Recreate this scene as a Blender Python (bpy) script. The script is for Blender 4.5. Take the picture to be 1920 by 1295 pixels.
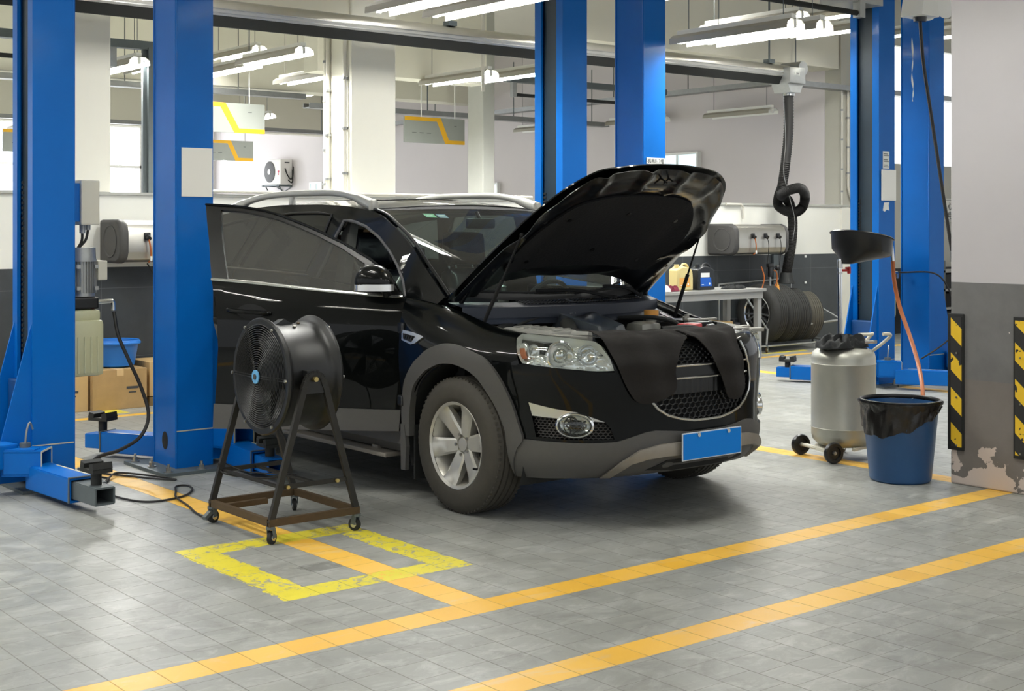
import bpy, bmesh, math, random
import numpy as np
from mathutils import Vector, Matrix
from mathutils.geometry import delaunay_2d_cdt
PI = math.pi
random.seed(7)
SC = bpy.context.scene
COL = SC.collection
for o in list(bpy.data.objects): bpy.data.objects.remove(o)

# ------------------------------------------------------------------ camera, world, exposure
cam_d = bpy.data.cameras.new('camera'); cam = bpy.data.objects.new('camera', cam_d); COL.objects.link(cam)
cam_d.sensor_width = 36.0; cam_d.lens = 36.0 * 2533 / 1920
cam_d.shift_y = -(647.5 - 428) / 1920
cam_d.clip_end = 200
cam.location = (0, 0, 1.5); cam.rotation_euler = (PI / 2, 0, -0.6804)
SC.camera = cam
SC.view_settings.view_transform = 'Standard'
SC.view_settings.look = 'None'
SC.view_settings.gamma = 1.0
SC.view_settings.use_curve_mapping = False
SC.view_settings.exposure = 0.15
world = bpy.data.worlds.new('world'); SC.world = world; world.use_nodes = True
bg = world.node_tree.nodes['Background']
bg.inputs[0].default_value = (0.93, 0.965, 1.0, 1); bg.inputs[1].default_value = .85
LAMP_W = 46.0        # watts of each fluorescent fitting

def lamp_light(name, loc, sx, sy, watts, parent=None, rot=(0, 0, 0), col=(1.0, 0.995, 0.965)):
    d = bpy.data.lights.new(name, 'AREA'); d.shape = 'RECTANGLE'; d.size = sx; d.size_y = sy
    d.energy = watts; d.color = col
    o = bpy.data.objects.new(name, d); COL.objects.link(o); o.location = loc; o.rotation_euler = rot
    o.parent = parent
    return o
# ------------------------------------------------------------------ materials
def lin(c):
    return tuple(((v / 255) / 12.92 if v / 255 <= .04045 else ((v / 255 + .055) / 1.055) ** 2.4) for v in c)
MATS = {}
def mat(name, rgb, rough=.5, metal=0., coat=0., noise=0., nscale=8., bump=0., spec=.5, emit=None, coat_rough=.03):
    m = bpy.data.materials.new(name); m.use_nodes = True; nt = m.node_tree; b = nt.nodes['Principled BSDF']
    c = lin(rgb) + (1,)
    b.inputs['Base Color'].default_value = c
    b.inputs['Roughness'].default_value = rough; b.inputs['Metallic'].default_value = metal
    b.inputs['Coat Weight'].default_value = coat; b.inputs['Coat Roughness'].default_value = coat_rough
    b.inputs['Specular IOR Level'].default_value = spec
    if emit:
        b.inputs['Emission Color'].default_value = lin(rgb) + (1,); b.inputs['Emission Strength'].default_value = emit
    if noise or bump:
        tc = nt.nodes.new('ShaderNodeTexCoord'); n = nt.nodes.new('ShaderNodeTexNoise')
        n.inputs['Scale'].default_value = nscale; n.inputs['Detail'].default_value = 5; n.inputs['Roughness'].default_value = .65
        nt.links.new(tc.outputs['Object'], n.inputs['Vector'])
        if noise:
            mx = nt.nodes.new('ShaderNodeMix'); mx.data_type = 'RGBA'
            mx.inputs[6].default_value = tuple(v * (1 - noise) for v in c[:3]) + (1,)
            mx.inputs[7].default_value = tuple(min(1, v * (1 + noise)) for v in c[:3]) + (1,)
            nt.links.new(n.outputs['Fac'], mx.inputs[0]); nt.links.new(mx.outputs[2], b.inputs['Base Color'])
        if bump:
            bp = nt.nodes.new('ShaderNodeBump'); bp.inputs['Strength'].default_value = bump; bp.inputs['Distance'].default_value = .01
            nt.links.new(n.outputs['Fac'], bp.inputs['Height']); nt.links.new(bp.outputs[0], b.inputs['Normal'])
    MATS[name] = m
    return m
def glass(name, rgb, tint_rough=.02, refl=1.0, haze=0.):
    m = bpy.data.materials.new(name); m.use_nodes = True; nt = m.node_tree; nt.nodes.clear()
    out = nt.nodes.new('ShaderNodeOutputMaterial'); mix = nt.nodes.new('ShaderNodeMixShader')
    t = nt.nodes.new('ShaderNodeBsdfTransparent'); t.inputs[0].default_value = lin(rgb) + (1,)
    g = nt.nodes.new('ShaderNodeBsdfGlossy'); g.inputs['Roughness'].default_value = tint_rough
    g.inputs[0].default_value = (.95 * refl, .97 * refl, .97 * refl, 1)
    ge = nt.nodes.new('ShaderNodeNewGeometry'); vm = nt.nodes.new('ShaderNodeVectorMath'); vm.operation = 'DOT_PRODUCT'
    nt.links.new(ge.outputs['Normal'], vm.inputs[0]); nt.links.new(ge.outputs['Incoming'], vm.inputs[1])
    def mm(op, a, c):
        q = nt.nodes.new('ShaderNodeMath'); q.operation = op
        for i, x in enumerate((a, c)):
            if isinstance(x, (int, float)): q.inputs[i].default_value = x
            else: nt.links.new(x, q.inputs[i])
        return q.outputs[0]
    fr_ = mm('ADD', mm('MULTIPLY', mm('POWER', mm('SUBTRACT', 1.0, mm('ABSOLUTE', vm.outputs['Value'], 0)), 5.0), .92), .055)
    if haze:
        df = nt.nodes.new('ShaderNodeBsdfDiffuse'); df.inputs[0].default_value = lin((150, 150, 146)) + (1,); m2 = nt.nodes.new('ShaderNodeMixShader'); m2.inputs[0].default_value = haze
        nt.links.new(t.outputs[0], m2.inputs[1]); nt.links.new(df.outputs[0], m2.inputs[2]); t = m2
    nt.links.new(fr_, mix.inputs[0]); nt.links.new(t.outputs[0], mix.inputs[1]); nt.links.new(g.outputs[0], mix.inputs[2])
    nt.links.new(mix.outputs[0], out.inputs[0]); MATS[name] = m
    return m

mat('blue_paint', (0, 94, 176), .45, coat=.22, noise=.10, nscale=3, coat_rough=.12, spec=.12)
mat('blue_dark', (0, 56, 110), .45, noise=.25, nscale=10)
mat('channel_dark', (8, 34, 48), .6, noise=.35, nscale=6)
mat('scraped_edge', (196, 192, 170), .5, .2, noise=.3, nscale=40)
mat('cream_wall', (226, 225, 215), .75, noise=.03, nscale=2)
mat('lilac_wall', (214, 208, 209), .8, noise=.03, nscale=.8)
mat('white_wall', (232, 230, 232), .8)
mat('ceiling_paint', (222, 219, 206), .85, noise=.04, nscale=.7)
mat('beam_paint', (224, 221, 206), .85, noise=.03, nscale=.8)
mat('column_paint', (228, 226, 214), .7, noise=.02)
mat('concrete_grey', (176, 177, 170), .7, noise=.10, nscale=3)
mat('pipe_paint', (206, 203, 192), .5, noise=.10, nscale=6)
mat('steel_grey', (92, 100, 102), .5, .3, noise=.15, nscale=10)
mat('steel_light', (170, 172, 170), .4, .6, noise=.15, nscale=14)
mat('aluminium', (186, 184, 176), .32, .85, noise=.12, nscale=5)
mat('galvanised', (150, 152, 152), .4, .7, noise=.2, nscale=12)
mat('rubber_black', (26, 28, 27), .7, noise=.2, nscale=20)
mat('plastic_black', (22, 23, 24), .35)
mat('matte_black', (14, 15, 16), .85)
mat('hose_black', (29, 28, 27), .6)
mat('dark_grey_plastic', (66, 65, 64), .6, noise=.14, nscale=30)
mat('mid_grey_plastic', (92, 92, 94), .6, noise=.08, nscale=20)
mat('white_enamel', (234, 234, 230), .35)
mat('off_white_plastic', (206, 203, 188), .5)
mat('yellowed_plastic', (196, 196, 160), .45, noise=.08, nscale=5)
mat('sign_grey', (146, 150, 144), .6, noise=.04)
mat('sign_yellow', (222, 168, 24), .6)
mat('sign_white', (232, 230, 222), .5)
mat('ink', (60, 62, 64), .7)
mat('ink_red', (190, 60, 80), .7)
mat('tube_glow', (255, 252, 240), .5, emit=9.0)
mat('reflector_white', (236, 236, 230), .35, noise=.02)
mat('reflector_back', (158, 154, 142), .5, noise=.08, nscale=6)
mat('cardboard', (196, 164, 112), .85, noise=.10, nscale=6)
mat('cardboard_stained', (168, 138, 92), .85, noise=.42, nscale=3.2)
mat('cardboard_dark', (122, 100, 62), .85, noise=.2, nscale=6)
mat('tape', (206, 176, 128), .4)
mat('basin_blue', (28, 112, 196), .4)
mat('bin_blue', (34, 78, 124), .38, noise=.10, nscale=6)
mat('bag_black', (24, 22, 21), .3, noise=.3, nscale=12, bump=.6)
mat('rag_black', (16, 19, 20), .85, noise=.3, nscale=30, bump=.5)
mat('rag_red', (116, 38, 56), .9, noise=.3, nscale=30, bump=.5)
mat('orange_hose', (168, 92, 40), .4, noise=.08)
mat('orange_plastic', (214, 150, 66), .5)
mat('drainer_silver', (178, 178, 168), .42, .55, noise=.14, nscale=5)
mat('chrome', (225, 226, 226), .08, 1.0)
mat('chrome_satin', (205, 206, 204), .22, .95)
mat('bolt_metal', (168, 166, 158), .35, .9)
mat('brass', (190, 170, 112), .35, .9)
mat('rust_brown', (82, 66, 44), .75, .3, noise=.3, nscale=25)
mat('fan_black', (20, 21, 21), .42, noise=.12, nscale=20)
mat('steel_wire', (44, 45, 45), .3, .4)
mat('fan_frame', (34, 33, 30), .5, .2, noise=.3, nscale=20)
mat('fan_label', (96, 160, 204), .5)
mat('red_plastic', (170, 40, 44), .5)
mat('car_paint', (2, 4, 4), .35, coat=.60, coat_rough=.012, spec=.08)
MATS['car_paint'].node_tree.nodes['Principled BSDF'].inputs['Coat IOR'].default_value = 1.42
mat('car_inner', (6, 8, 12), .30, coat=.5, coat_rough=.08)
mat('black_trim', (16, 17, 17), .3)
mat('cladding', (78, 77, 75), .55, noise=.08, nscale=40)
mat('skid_silver', (140, 134, 124), .42, .35, noise=.12, nscale=20)
mat('rail_silver', (186, 186, 180), .42, .35)
mat('insulation', (9, 10, 14), .95, noise=.1, nscale=60, bump=.3)
mat('engine_plastic', (44, 50, 56), .38, noise=.2, nscale=12)
mat('cowl_plastic', (36, 42, 54), .5, noise=.08)
mat('dusty_plastic', (142, 142, 136), .7, noise=.12, nscale=20)
mat('dusty_metal', (150, 148, 140), .5, .5, noise=.25, nscale=25)
mat('engine_dark', (26, 28, 30), .6, noise=.3, nscale=20)
mat('reservoir', (150, 150, 142), .35)
mat('rubber_tire', (62, 59, 52), .78, noise=.22, nscale=18)
mat('rubber_dark', (40, 40, 38), .8, noise=.2, nscale=14)
mat('tire_dusty', (74, 71, 62), .85, noise=.2, nscale=9)
mat('wheel_silver', (206, 204, 196), .3, .55, noise=.03)
mat('wheel_inner', (92, 90, 86), .5, .6, noise=.2, nscale=10)
mat('leather_black', (24, 27, 38), .30, coat=.3)
mat('interior_dark', (26, 26, 28), .8)
mat('interior_tan', (104, 78, 58), .8)
mat('interior_grey', (118, 118, 114), .7)
mat('cloth_black', (26, 23, 21), .95, noise=.12, nscale=60, bump=.15)
mat('plate_blue', (0, 122, 214), .45, spec=.2)
mat('plate_edge', (196, 206, 216), .35)
mat('lamp_silver', (238, 238, 236), .16, .8)
mat('lamp_white', (222, 222, 216), .3, .2)
mat('amber', (176, 92, 40), .35)
mat('sticker_green', (62, 168, 96), .5)
mat('sticker_blue', (40, 96, 150), .5)
mat('oil_tan', (206, 190, 132), .4)
mat('oil_black', (28, 32, 36), .35)
mat('label_blue', (10, 84, 176), .5)
mat('label_white', (226, 228, 224), .5)
mat('label_orange', (220, 160, 80), .5)
mat('wood', (166, 140, 84), .7, noise=.15, nscale=6)
mat('bench_grey', (150, 150, 146), .5, noise=.06)
mat('ac_white', (222, 220, 216), .5)
mat('window_pane', (206, 226, 232), .25, emit=.9)
mat('bright_pane', (250, 252, 250), .3, emit=1.6)
mat('added_glow_pane', (244, 248, 255), .3, emit=5.0)  # glow of the window band added in the far wall
mat('glass_bottle', (150, 150, 140), .3)
glass('windscreen_glass', (186, 204, 198), haze=.06, refl=.5)
glass('tinted_glass', (140, 140, 138), haze=.20)
glass('dark_glass', (84, 88, 88), haze=.08)
glass('clear_glass', (236, 240, 240))
glass('lamp_lens', (228, 232, 230))

# ------------------------------------------------------------------ mesh helpers
class B:
    """collects geometry for ONE mesh object"""
    def __init__(s): s.v = []; s.f = []; s.m = []; s.k = 0; s.mats = []; s.ch = []
    def use(s, m):
        if m not in s.mats: s.mats.append(m)
        s.k = s.mats.index(m); return s
    def add(s, vs, fs):
        n = len(s.v); s.ch.append((n, len(s.f))); s.v += [tuple(map(float, p)) for p in vs]
        s.f += [tuple(i + n for i in f) for f in fs]; s.m += [s.k] * len(fs); return s
    def box(s, c, d, rz=0., M=None, bev=0.):
        x, y, z = d[0] / 2, d[1] / 2, d[2] / 2
        if bev <= 0:
            vs = [Vector((a * x, b * y, e * z)) for e in (-1, 1) for a, b in ((-1, -1), (1, -1), (1, 1), (-1, 1))]
            fs = [(3, 2, 1, 0), (4, 5, 6, 7), (0, 1, 5, 4), (1, 2, 6, 5), (2, 3, 7, 6), (3, 0, 4, 7)]
        else:
            b_ = min(bev, x * .98, y * .98, z * .98); bm = bmesh.new()
            bmesh.ops.create_cube(bm, size=1.0)
            for q in bm.verts: q.co = Vector((q.co.x * 2 * x, q.co.y * 2 * y, q.co.z * 2 * z))
            bmesh.ops.bevel(bm, geom=bm.edges[:], offset=b_, segments=2, affect='EDGES', profile=.6)
            bm.verts.index_update(); vs = [q.co.copy() for q in bm.verts]; fs = [tuple(q.index for q in f.verts) for f in bm.faces]; bm.free()
        R = M if M is not None else Matrix.Rotation(rz, 3, 'Z')
        return s.add([R @ p + Vector(c) for p in vs], fs)
    def b2(s, lo, hi, bev=0.):
        return s.box([(a + b) / 2 for a, b in zip(lo, hi)], [abs(b - a) for a, b in zip(lo, hi)], bev=bev)
    def ring(s, c, r, n, ax, ph=0.):
        ax = Vector(ax).normalized(); u = ax.orthogonal().normalized() if abs(ax.z) < .999 else Vector((1, 0, 0)); w = ax.cross(u)
        if abs(ax.z) < .9:
            u = Vector((0, 0, 1)).cross(ax).normalized(); w = ax.cross(u)
        return [Vector(c) + (u * math.cos(2 * PI * i / n + ph) + w * math.sin(2 * PI * i / n + ph)) * r for i in range(n)]
    def cyl(s, a, b, r, r2=None, n=16, caps=True, ph=0.):
        a = Vector(a); b = Vector(b); r2 = r if r2 is None else r2
        R0 = s.ring(a, r, n, b - a, ph); R1 = s.ring(b, r2, n, b - a, ph)
        fs = [(i, (i + 1) % n, n + (i + 1) % n, n + i) for i in range(n)]
        if caps: fs += [tuple(range(n - 1, -1, -1)), tuple(range(n, 2 * n))]
        return s.add(R0 + R1, fs)
    def lathe(s, prof, c=(0, 0, 0), ax=(0, 0, 1), n=32, arc=None, caps=False):
        """prof: list of (radius, height along ax)"""
        axv = Vector(ax).normalized(); vs = []
        for r, h in prof: vs += s.ring(Vector(c) + axv * h, max(r, 1e-5), n, axv)
        fs = []
        for j in range(len(prof) - 1):
            for i in range(n): fs.append((j * n + i, j * n + (i + 1) % n, (j + 1) * n + (i + 1) % n, (j + 1) * n + i))
        if caps: fs += [tuple(range(n - 1, -1, -1)), tuple((len(prof) - 1) * n + i for i in range(n))]
        return s.add(vs, fs)
    def tube(s, pts, r, n=8, closed=False, caps=True, rad=None):
        P = [Vector(p) for p in pts]; N = len(P); vs = []; up = None
        for i in range(N):
            if closed: t = (P[(i + 1) % N] - P[i - 1])
            else: t = P[min(i + 1, N - 1)] - P[max(i - 1, 0)]
            t = t.normalized() if t.length > 1e-9 else Vector((0, 0, 1))
            if up is None: up = t.orthogonal().normalized()
            up = (up - t * up.dot(t)); up = up.normalized() if up.length > 1e-6 else t.orthogonal().normalized()
            w = t.cross(up); rr = rad[i] if rad else r
            vs += [P[i] + (up * math.cos(2 * PI * k / n) + w * math.sin(2 * PI * k / n)) * rr for k in range(n)]
        fs = []
        for i in range(N if closed else N - 1):
            j = (i + 1) % N
            for k in range(n): fs.append((i * n + k, i * n + (k + 1) % n, j * n + (k + 1) % n, j * n + k))
        if caps and not closed: fs += [tuple(range(n - 1, -1, -1)), tuple((N - 1) * n + k for k in range(n))]
        return s.add(vs, fs)
    def bar(s, a, b, w, h, up=(0, 0, 1)):
        """rectangular bar from a to b; w across, h along up"""
        a = Vector(a); b = Vector(b); t = (b - a).normalized(); u = Vector(up); u = (u - t * u.dot(t)).normalized(); q = t.cross(u)
        vs = [p + q * (sx * w / 2) + u * (sy * h / 2) for p in (a, b) for sx, sy in ((-1, -1), (1, -1), (1, 1), (-1, 1))]
        return s.add(vs, [(3, 2, 1, 0), (4, 5, 6, 7), (0, 1, 5, 4), (1, 2, 6, 5), (2, 3, 7, 6), (3, 0, 4, 7)])
    def prism(s, poly, f0, f1):
        """poly 2D list, f0/f1 map (a,b)->3D for the two faces"""
        n = len(poly); vs = [f0(*p) for p in poly] + [f1(*p) for p in poly]
        return s.add(vs, [tuple(range(n)), tuple(range(2 * n - 1, n - 1, -1))] + [(i, (i + 1) % n, n + (i + 1) % n, n + i) for i in range(n)])
    def grid(s, F, nu, nv, flip=False):
        vs = [F(i / nu, j / nv) for i in range(nu + 1) for j in range(nv + 1)]
        fs = []
        for i in range(nu):
            for j in range(nv):
                a = i * (nv + 1) + j; q = (a, a + nv + 1, a + nv + 2, a + 1)
                fs.append(q[::-1] if flip else q)
        return s.add(vs, fs)
    def sphere(s, c, r, n=16, m=10, sc=(1, 1, 1), z0=-1., z1=1.):
        pr = []
        vs = []
        for j in range(m + 1):
            zz = z0 + (z1 - z0) * (1 - math.cos(PI * j / m)) / 2; rr = math.sqrt(max(0, 1 - zz * zz))
            for i in range(n): vs.append((c[0] + math.cos(2 * PI * i / n) * rr * r * sc[0], c[1] + math.sin(2 * PI * i / n) * rr * r * sc[1], c[2] + zz * r * sc[2]))
        fs = [(j * n + i, j * n + (i + 1) % n, (j + 1) * n + (i + 1) % n, (j + 1) * n + i) for j in range(m) for i in range(n)]
        return s.add(vs, fs)
    def each(s, name, m=None, parent=None, smooth=0, n=1):
        """one object per added piece (n additions make one piece)"""
        cuts = s.ch[::n] + [(len(s.v), len(s.f))]; out = []
        for (v0, f0), (v1, f1) in zip(cuts, cuts[1:]):
            q = B(); q.add(s.v[v0:v1], [tuple(i - v0 for i in f) for f in s.f[f0:f1]]); out.append(q.obj(name, m, parent, smooth=smooth))
        return out
    def obj(s, name, m=None, parent=None, smooth=35, bevel=0., fix=True):
        me = bpy.data.meshes.new(name)
        ml = s.mats if s.mats else [m]
        me.from_pydata(s.v, [], s.f)
        for x in ml: me.materials.append(MATS[x])
        if s.mats: me.polygons.foreach_set('material_index', s.m)
        bm = bmesh.new(); bm.from_mesh(me)
        bmesh.ops.remove_doubles(bm, verts=bm.verts, dist=1e-5)
        bmesh.ops.dissolve_degenerate(bm, dist=1e-6, edges=bm.edges)
        if fix: bmesh.ops.recalc_face_normals(bm, faces=bm.faces)
        bm.to_mesh(me); bm.free()
        if smooth:
            me.polygons.foreach_set('use_smooth', [True] * len(me.polygons))
            me.set_sharp_from_angle(angle=math.radians(smooth))
        o = bpy.data.objects.new(name, me); COL.objects.link(o); o.parent = parent
        if bevel:
            md = o.modifiers.new('bevel', 'BEVEL'); md.width = bevel; md.segments = 2; md.limit_method = 'ANGLE'; md.angle_limit = math.radians(40)
            md.harden_normals = False
        return o
def tag(o, label, cat, group=None, kind=None):
    o['label'] = label; o['category'] = cat
    if group: o['group'] = group
    if kind: o['kind'] = kind
    return o
def thing(name, loc, label, cat, group=None, rz=0.):
    o = bpy.data.objects.new(name, None); COL.objects.link(o); o.location = loc; o.rotation_euler = (0, 0, rz)
    o.empty_display_size = .1
    return tag(o, label, cat, group)
def struct(o): o['kind'] = 'structure'; return o
def copy_tree(o, parent=None):
    c = o.copy(); COL.objects.link(c); c.parent = parent
    for ch in list(o.children): copy_tree(ch, c)
    return c
def smooth_path(pts, n=8, closed=False):
    P = [Vector(p) for p in pts]; out = []; N = len(P)
    rng = range(N) if closed else range(N - 1)
    for i in rng:
        p1 = P[i]; p2 = P[(i + 1) % N]
        p0 = P[i - 1] if (closed or i > 0) else p1 * 2 - p2
        p3 = P[(i + 2) % N] if (closed or i + 2 < N) else p2 * 2 - p1
        for k in range(n):
            t = k / n
            out.append(.5 * ((2 * p1) + (p2 - p0) * t + (2 * p0 - 5 * p1 + 4 * p2 - p3) * t * t + (3 * p1 - p0 - 3 * p2 + p3) * t ** 3))
    if not closed: out.append(P[-1])
    return out
def resample(poly, d):
    out = []
    for i in range(len(poly)):
        a = poly[i]; b = poly[(i + 1) % len(poly)]; L = math.hypot(b[0] - a[0], b[1] - a[1]); n = max(1, int(math.ceil(L / d)))
        out += [(a[0] + (b[0] - a[0]) * k / n, a[1] + (b[1] - a[1]) * k / n) for k in range(n)]
    return out
def inside(p, poly):
    x, y = p; r = False; j = len(poly) - 1
    for i in range(len(poly)):
        xi, yi = poly[i]; xj, yj = poly[j]
        if (yi > y) != (yj > y) and x < (xj - xi) * (y - yi) / (yj - yi) + xi: r = not r
        j = i
    return r
def sm2(poly, n=6, closed=True):
    """smooth a 2D polygon"""
    return [(p.x, p.y) for p in smooth_path([(a, b, 0) for a, b in poly], n, closed)]
def panel(bd, poly, F, sp=.03, th=.006, holes=(), edge=None):
    """fill a 2D polygon with holes, map with F(a,b,off) to 3D, give it thickness"""
    loops = [resample(poly, edge or sp)] + [resample(h, edge or sp) for h in holes]
    vs = []; es = []
    for L in loops:
        n0 = len(vs); vs += L; es += [(n0 + i, n0 + (i + 1) % len(L)) for i in range(len(L))]
    xs = [p[0] for p in loops[0]]; ys = [p[1] for p in loops[0]]
    xa, xb, ya, yb = min(xs), max(xs), min(ys), max(ys)
    bp = [(p[0], p[1]) for p in vs]; cell = {}
    for p in bp: cell.setdefault((int(p[0] / sp), int(p[1] / sp)), []).append(p)
    nx = int((xb - xa) / sp) + 1; ny = int((yb - ya) / sp) + 1
    for i in range(1, nx + 1):
        for j in range(1, ny + 1):
            p = (xa + i * sp - sp * .5, ya + j * sp - sp * .5)
            if not inside(p, loops[0]) or any(inside(p, h) for h in loops[1:]): continue
            c = (int(p[0] / sp), int(p[1] / sp)); ok = True
            for a in (-1, 0, 1):
                for b in (-1, 0, 1):
                    for q in cell.get((c[0] + a, c[1] + b), ()):
                        if (q[0] - p[0]) ** 2 + (q[1] - p[1]) ** 2 < (sp * .45) ** 2: ok = False
            if ok: vs.append(p)
    r = delaunay_2d_cdt([Vector(p) for p in vs], es, [], 0, 1e-7)
    V = [(q.x, q.y) for q in r[0]]; Fc = []
    for f in r[2]:
        c = (sum(V[i][0] for i in f) / len(f), sum(V[i][1] for i in f) / len(f))
        if inside(c, loops[0]) and not any(inside(c, h) for h in loops[1:]): Fc.append(tuple(f))
    n = len(V); top = [F(a, b, 0.) for a, b in V]
    if not th: return bd.add(top, Fc)
    bot = [F(a, b, -th) for a, b in V]
    cnt = {}
    for f in Fc:
        for i in range(len(f)):
            e = (f[i], f[(i + 1) % len(f)]); cnt[e] = cnt.get(e, 0) + 1
    rim = [(b, a, a + n, b + n) for (a, b) in cnt if (b, a) not in cnt]
    return bd.add(top + bot, Fc + [tuple(i + n for i in f[::-1]) for f in Fc] + rim)
# ------------------------------------------------------------------ floor: small grey tiles with tile lines and worn paint
T = .1575; LX = 3.197; LY = 4.326
def floor_material():
    m = bpy.data.materials.new('floor_tiles'); m.use_nodes = True; nt = m.node_tree; N = nt.nodes; Lk = nt.links; b = N['Principled BSDF']
    def nd(t, **k):
        q = N.new(t)
        for a, v in k.items(): setattr(q, a, v)
        return q
    def mt(op, a, c=None, d=None):
        q = nd('ShaderNodeMath', operation=op)
        for i, x in enumerate((a, c, d)):
            if x is None: continue
            if isinstance(x, (int, float)): q.inputs[i].default_value = x
            else: Lk.new(x, q.inputs[i])
        return q.outputs[0]
    def ramp(x, a, c): 
        q = nd('ShaderNodeMapRange'); Lk.new(x, q.inputs[0]); q.inputs[1].default_value = a; q.inputs[2].default_value = c; return q.outputs[0]
    def band(x, a, c): return mt('MULTIPLY', mt('GREATER_THAN', x, a), mt('LESS_THAN', x, c))
    geo = nd('ShaderNodeTexCoord'); sep = nd('ShaderNodeSeparateXYZ'); Lk.new(geo.outputs['Object'], sep.inputs[0]); X, Y = sep.outputs[0], sep.outputs[1]
    u = mt('DIVIDE', mt('SUBTRACT', X, LX), T); v = mt('DIVIDE', mt('SUBTRACT', Y, LY), T)
    # yellow tile stripes
    stripes = None
    for expr in ([mt('MULTIPLY', band(Y, LY - T, LY), mt('GREATER_THAN', X, -9)),
                  band(Y, LY - 6 * T, LY - 5 * T),
                  band(Y, 10.32, 10.32 + T * .7)] +
                 [mt('MULTIPLY', band(X, q, q + T), mt('MULTIPLY', mt('GREATER_THAN', Y, LY), mt('LESS_THAN', Y, 10.32))) for q in (-.6, LX, 7.04, 10.86, 14.7)]):
        stripes = expr if stripes is None else mt('MAXIMUM', stripes, expr)
    wn1 = nd('ShaderNodeTexWhiteNoise', noise_dimensions='1D'); Lk.new(mt('FLOOR', u), wn1.inputs['W'])
    vo = mt('ADD', v, mt('MULTIPLY', mt('MULTIPLY', wn1.outputs[0], .34), mt('SUBTRACT', 1.0, stripes)))
    fu = mt('FRACT', u); fv = mt('FRACT', vo)
    du = mt('MINIMUM', fu, mt('SUBTRACT', 1.0, fu)); dv = mt('MINIMUM', fv, mt('SUBTRACT', 1.0, fv))
    grout_u = mt('LESS_THAN', du, .016); grout_v = mt('LESS_THAN', dv, .010)
    grout = mt('MAXIMUM', grout_u, grout_v)
    cmb = nd('ShaderNodeCombineXYZ'); Lk.new(mt('FLOOR', u), cmb.inputs[0]); Lk.new(mt('FLOOR', vo), cmb.inputs[1])
    wn = nd('ShaderNodeTexWhiteNoise', noise_dimensions='3D'); Lk.new(cmb.outputs[0], wn.inputs['Vector'])
    def noise(sc, det=5, dist=0., rough=.6, sx=1, sy=1):
        mp = nd('ShaderNodeMapping'); mp.inputs['Scale'].default_value = (sx, sy, 1); Lk.new(geo.outputs['Object'], mp.inputs[0])
        q = nd('ShaderNodeTexNoise'); q.inputs['Scale'].default_value = sc; q.inputs['Detail'].default_value = det; q.inputs['Distortion'].default_value = dist
        q.inputs['Roughness'].default_value = rough; Lk.new(mp.outputs[0], q.inputs['Vector']); return q.outputs['Fac']
    n1 = noise(.9, 4); n2 = noise(5.0, 7, 1.2, .7, 1, 1.6); n3 = noise(28, 3); n4 = noise(2.2, 6, 2.5, .7)
    def mix(f, a, c):
        q = nd('ShaderNodeMix', data_type='RGBA')
        if isinstance(f, (int, float)): q.inputs[0].default_value = f
        else: Lk.new(f, q.inputs[0])
        for i, x in ((6, a), (7, c)):
            if isinstance(x, tuple): q.inputs[i].default_value = x
            else: Lk.new(x, q.inputs[i])
        return q.outputs[2]
    L = lambda *c: lin(c) + (1,)
    base = mix(ramp(n1, .3, .7), L(136, 138, 133), L(156, 157, 151))
    base = mix(mt('MULTIPLY', wn.outputs[0], .16), base, L(112, 114, 112))
    base = mix(mt('MULTIPLY', ramp(n2, .50, .68), .50), base, L(184, 185, 182))
    base = mix(mt('MULTIPLY', ramp(n4, .50, .70), .45), base, L(104, 102, 96))
    yel = mix(wn.outputs[0], L(230, 178, 62), L(236, 188, 82))
    yel = mix(mt('MULTIPLY', ramp(n2, .58, .75), .35), yel, L(238, 196, 130))
    wear = mt('MULTIPLY', stripes, mt('SUBTRACT', 1.0, mt('MULTIPLY', ramp(n4, .66, .74), .25)))
    col = mix(wear, base, yel)
    smear = mt('MULTIPLY', ramp(noise(3.2, 8, 1.8, .74, .5, 1.3), .54, .66), .30); col = mix(smear, col, L(196, 196, 190))
    # hand painted lime-yellow outlines, worn ragged
    jit = mt('MULTIPLY', mt('SUBTRACT', noise(9, 6, .5, .75), .5), .10)
    Xj = mt('ADD', X, jit); Yj = mt('ADD', Y, mt('MULTIPLY', mt('SUBTRACT', noise(11, 6, .8, .75), .5), .05))
    def rect(a, c, d, e): return mt('MULTIPLY', band(Xj, a, c), band(Yj, d, e))
    outer = rect(2.72, 3.665, 4.80, 5.86); inner = rect(2.88, 3.51, 4.95, 5.70)
    lime = mt('SUBTRACT', outer, inner)
    lime = mt('MAXIMUM', lime, rect(4.30, 4.50, 10.52, 10.84)); lime = mt('MAXIMUM', lime, rect(12.5, 13.3, 10.62, 10.72)); lime = mt('MAXIMUM', lime, rect(14.3, 14.8, 10.8, 11.1))
    holes = mt('GREATER_THAN', mt('ADD', noise(16, 8, 1.0, .8), mt('MULTIPLY', noise(3, 2), .25)), .685)
    lime = mt('MULTIPLY', lime, mt('SUBTRACT', 1.0, holes))
    col = mix(lime, col, L(220, 206, 60))
    # oil patch and dark smears
    col = mix(mt('MULTIPLY', mt('MULTIPLY', rect(3.02, 3.2, 5.13, 5.25), ramp(noise(14, 3), .35, .5)), .5), col, L(70, 70, 66))
    gm = mt('MULTIPLY', grout, mt('SUBTRACT', 1.0, mt('MULTIPLY', ramp(n4, .35, .6), .45)))
    col = mix(mt('MULTIPLY', gm, .55), col, L(88, 84, 72))
    Lk.new(col, b.inputs['Base Color'])
    rg = mt('ADD', .24, mt('ADD', mt('MULTIPLY', n2, .22), mt('MULTIPLY', wn.outputs[0], .08))); rg = mt('ADD', rg, mt('MULTIPLY', gm, .4))
    Lk.new(rg, b.inputs['Roughness']); b.inputs['Specular IOR Level'].default_value = .42
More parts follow.
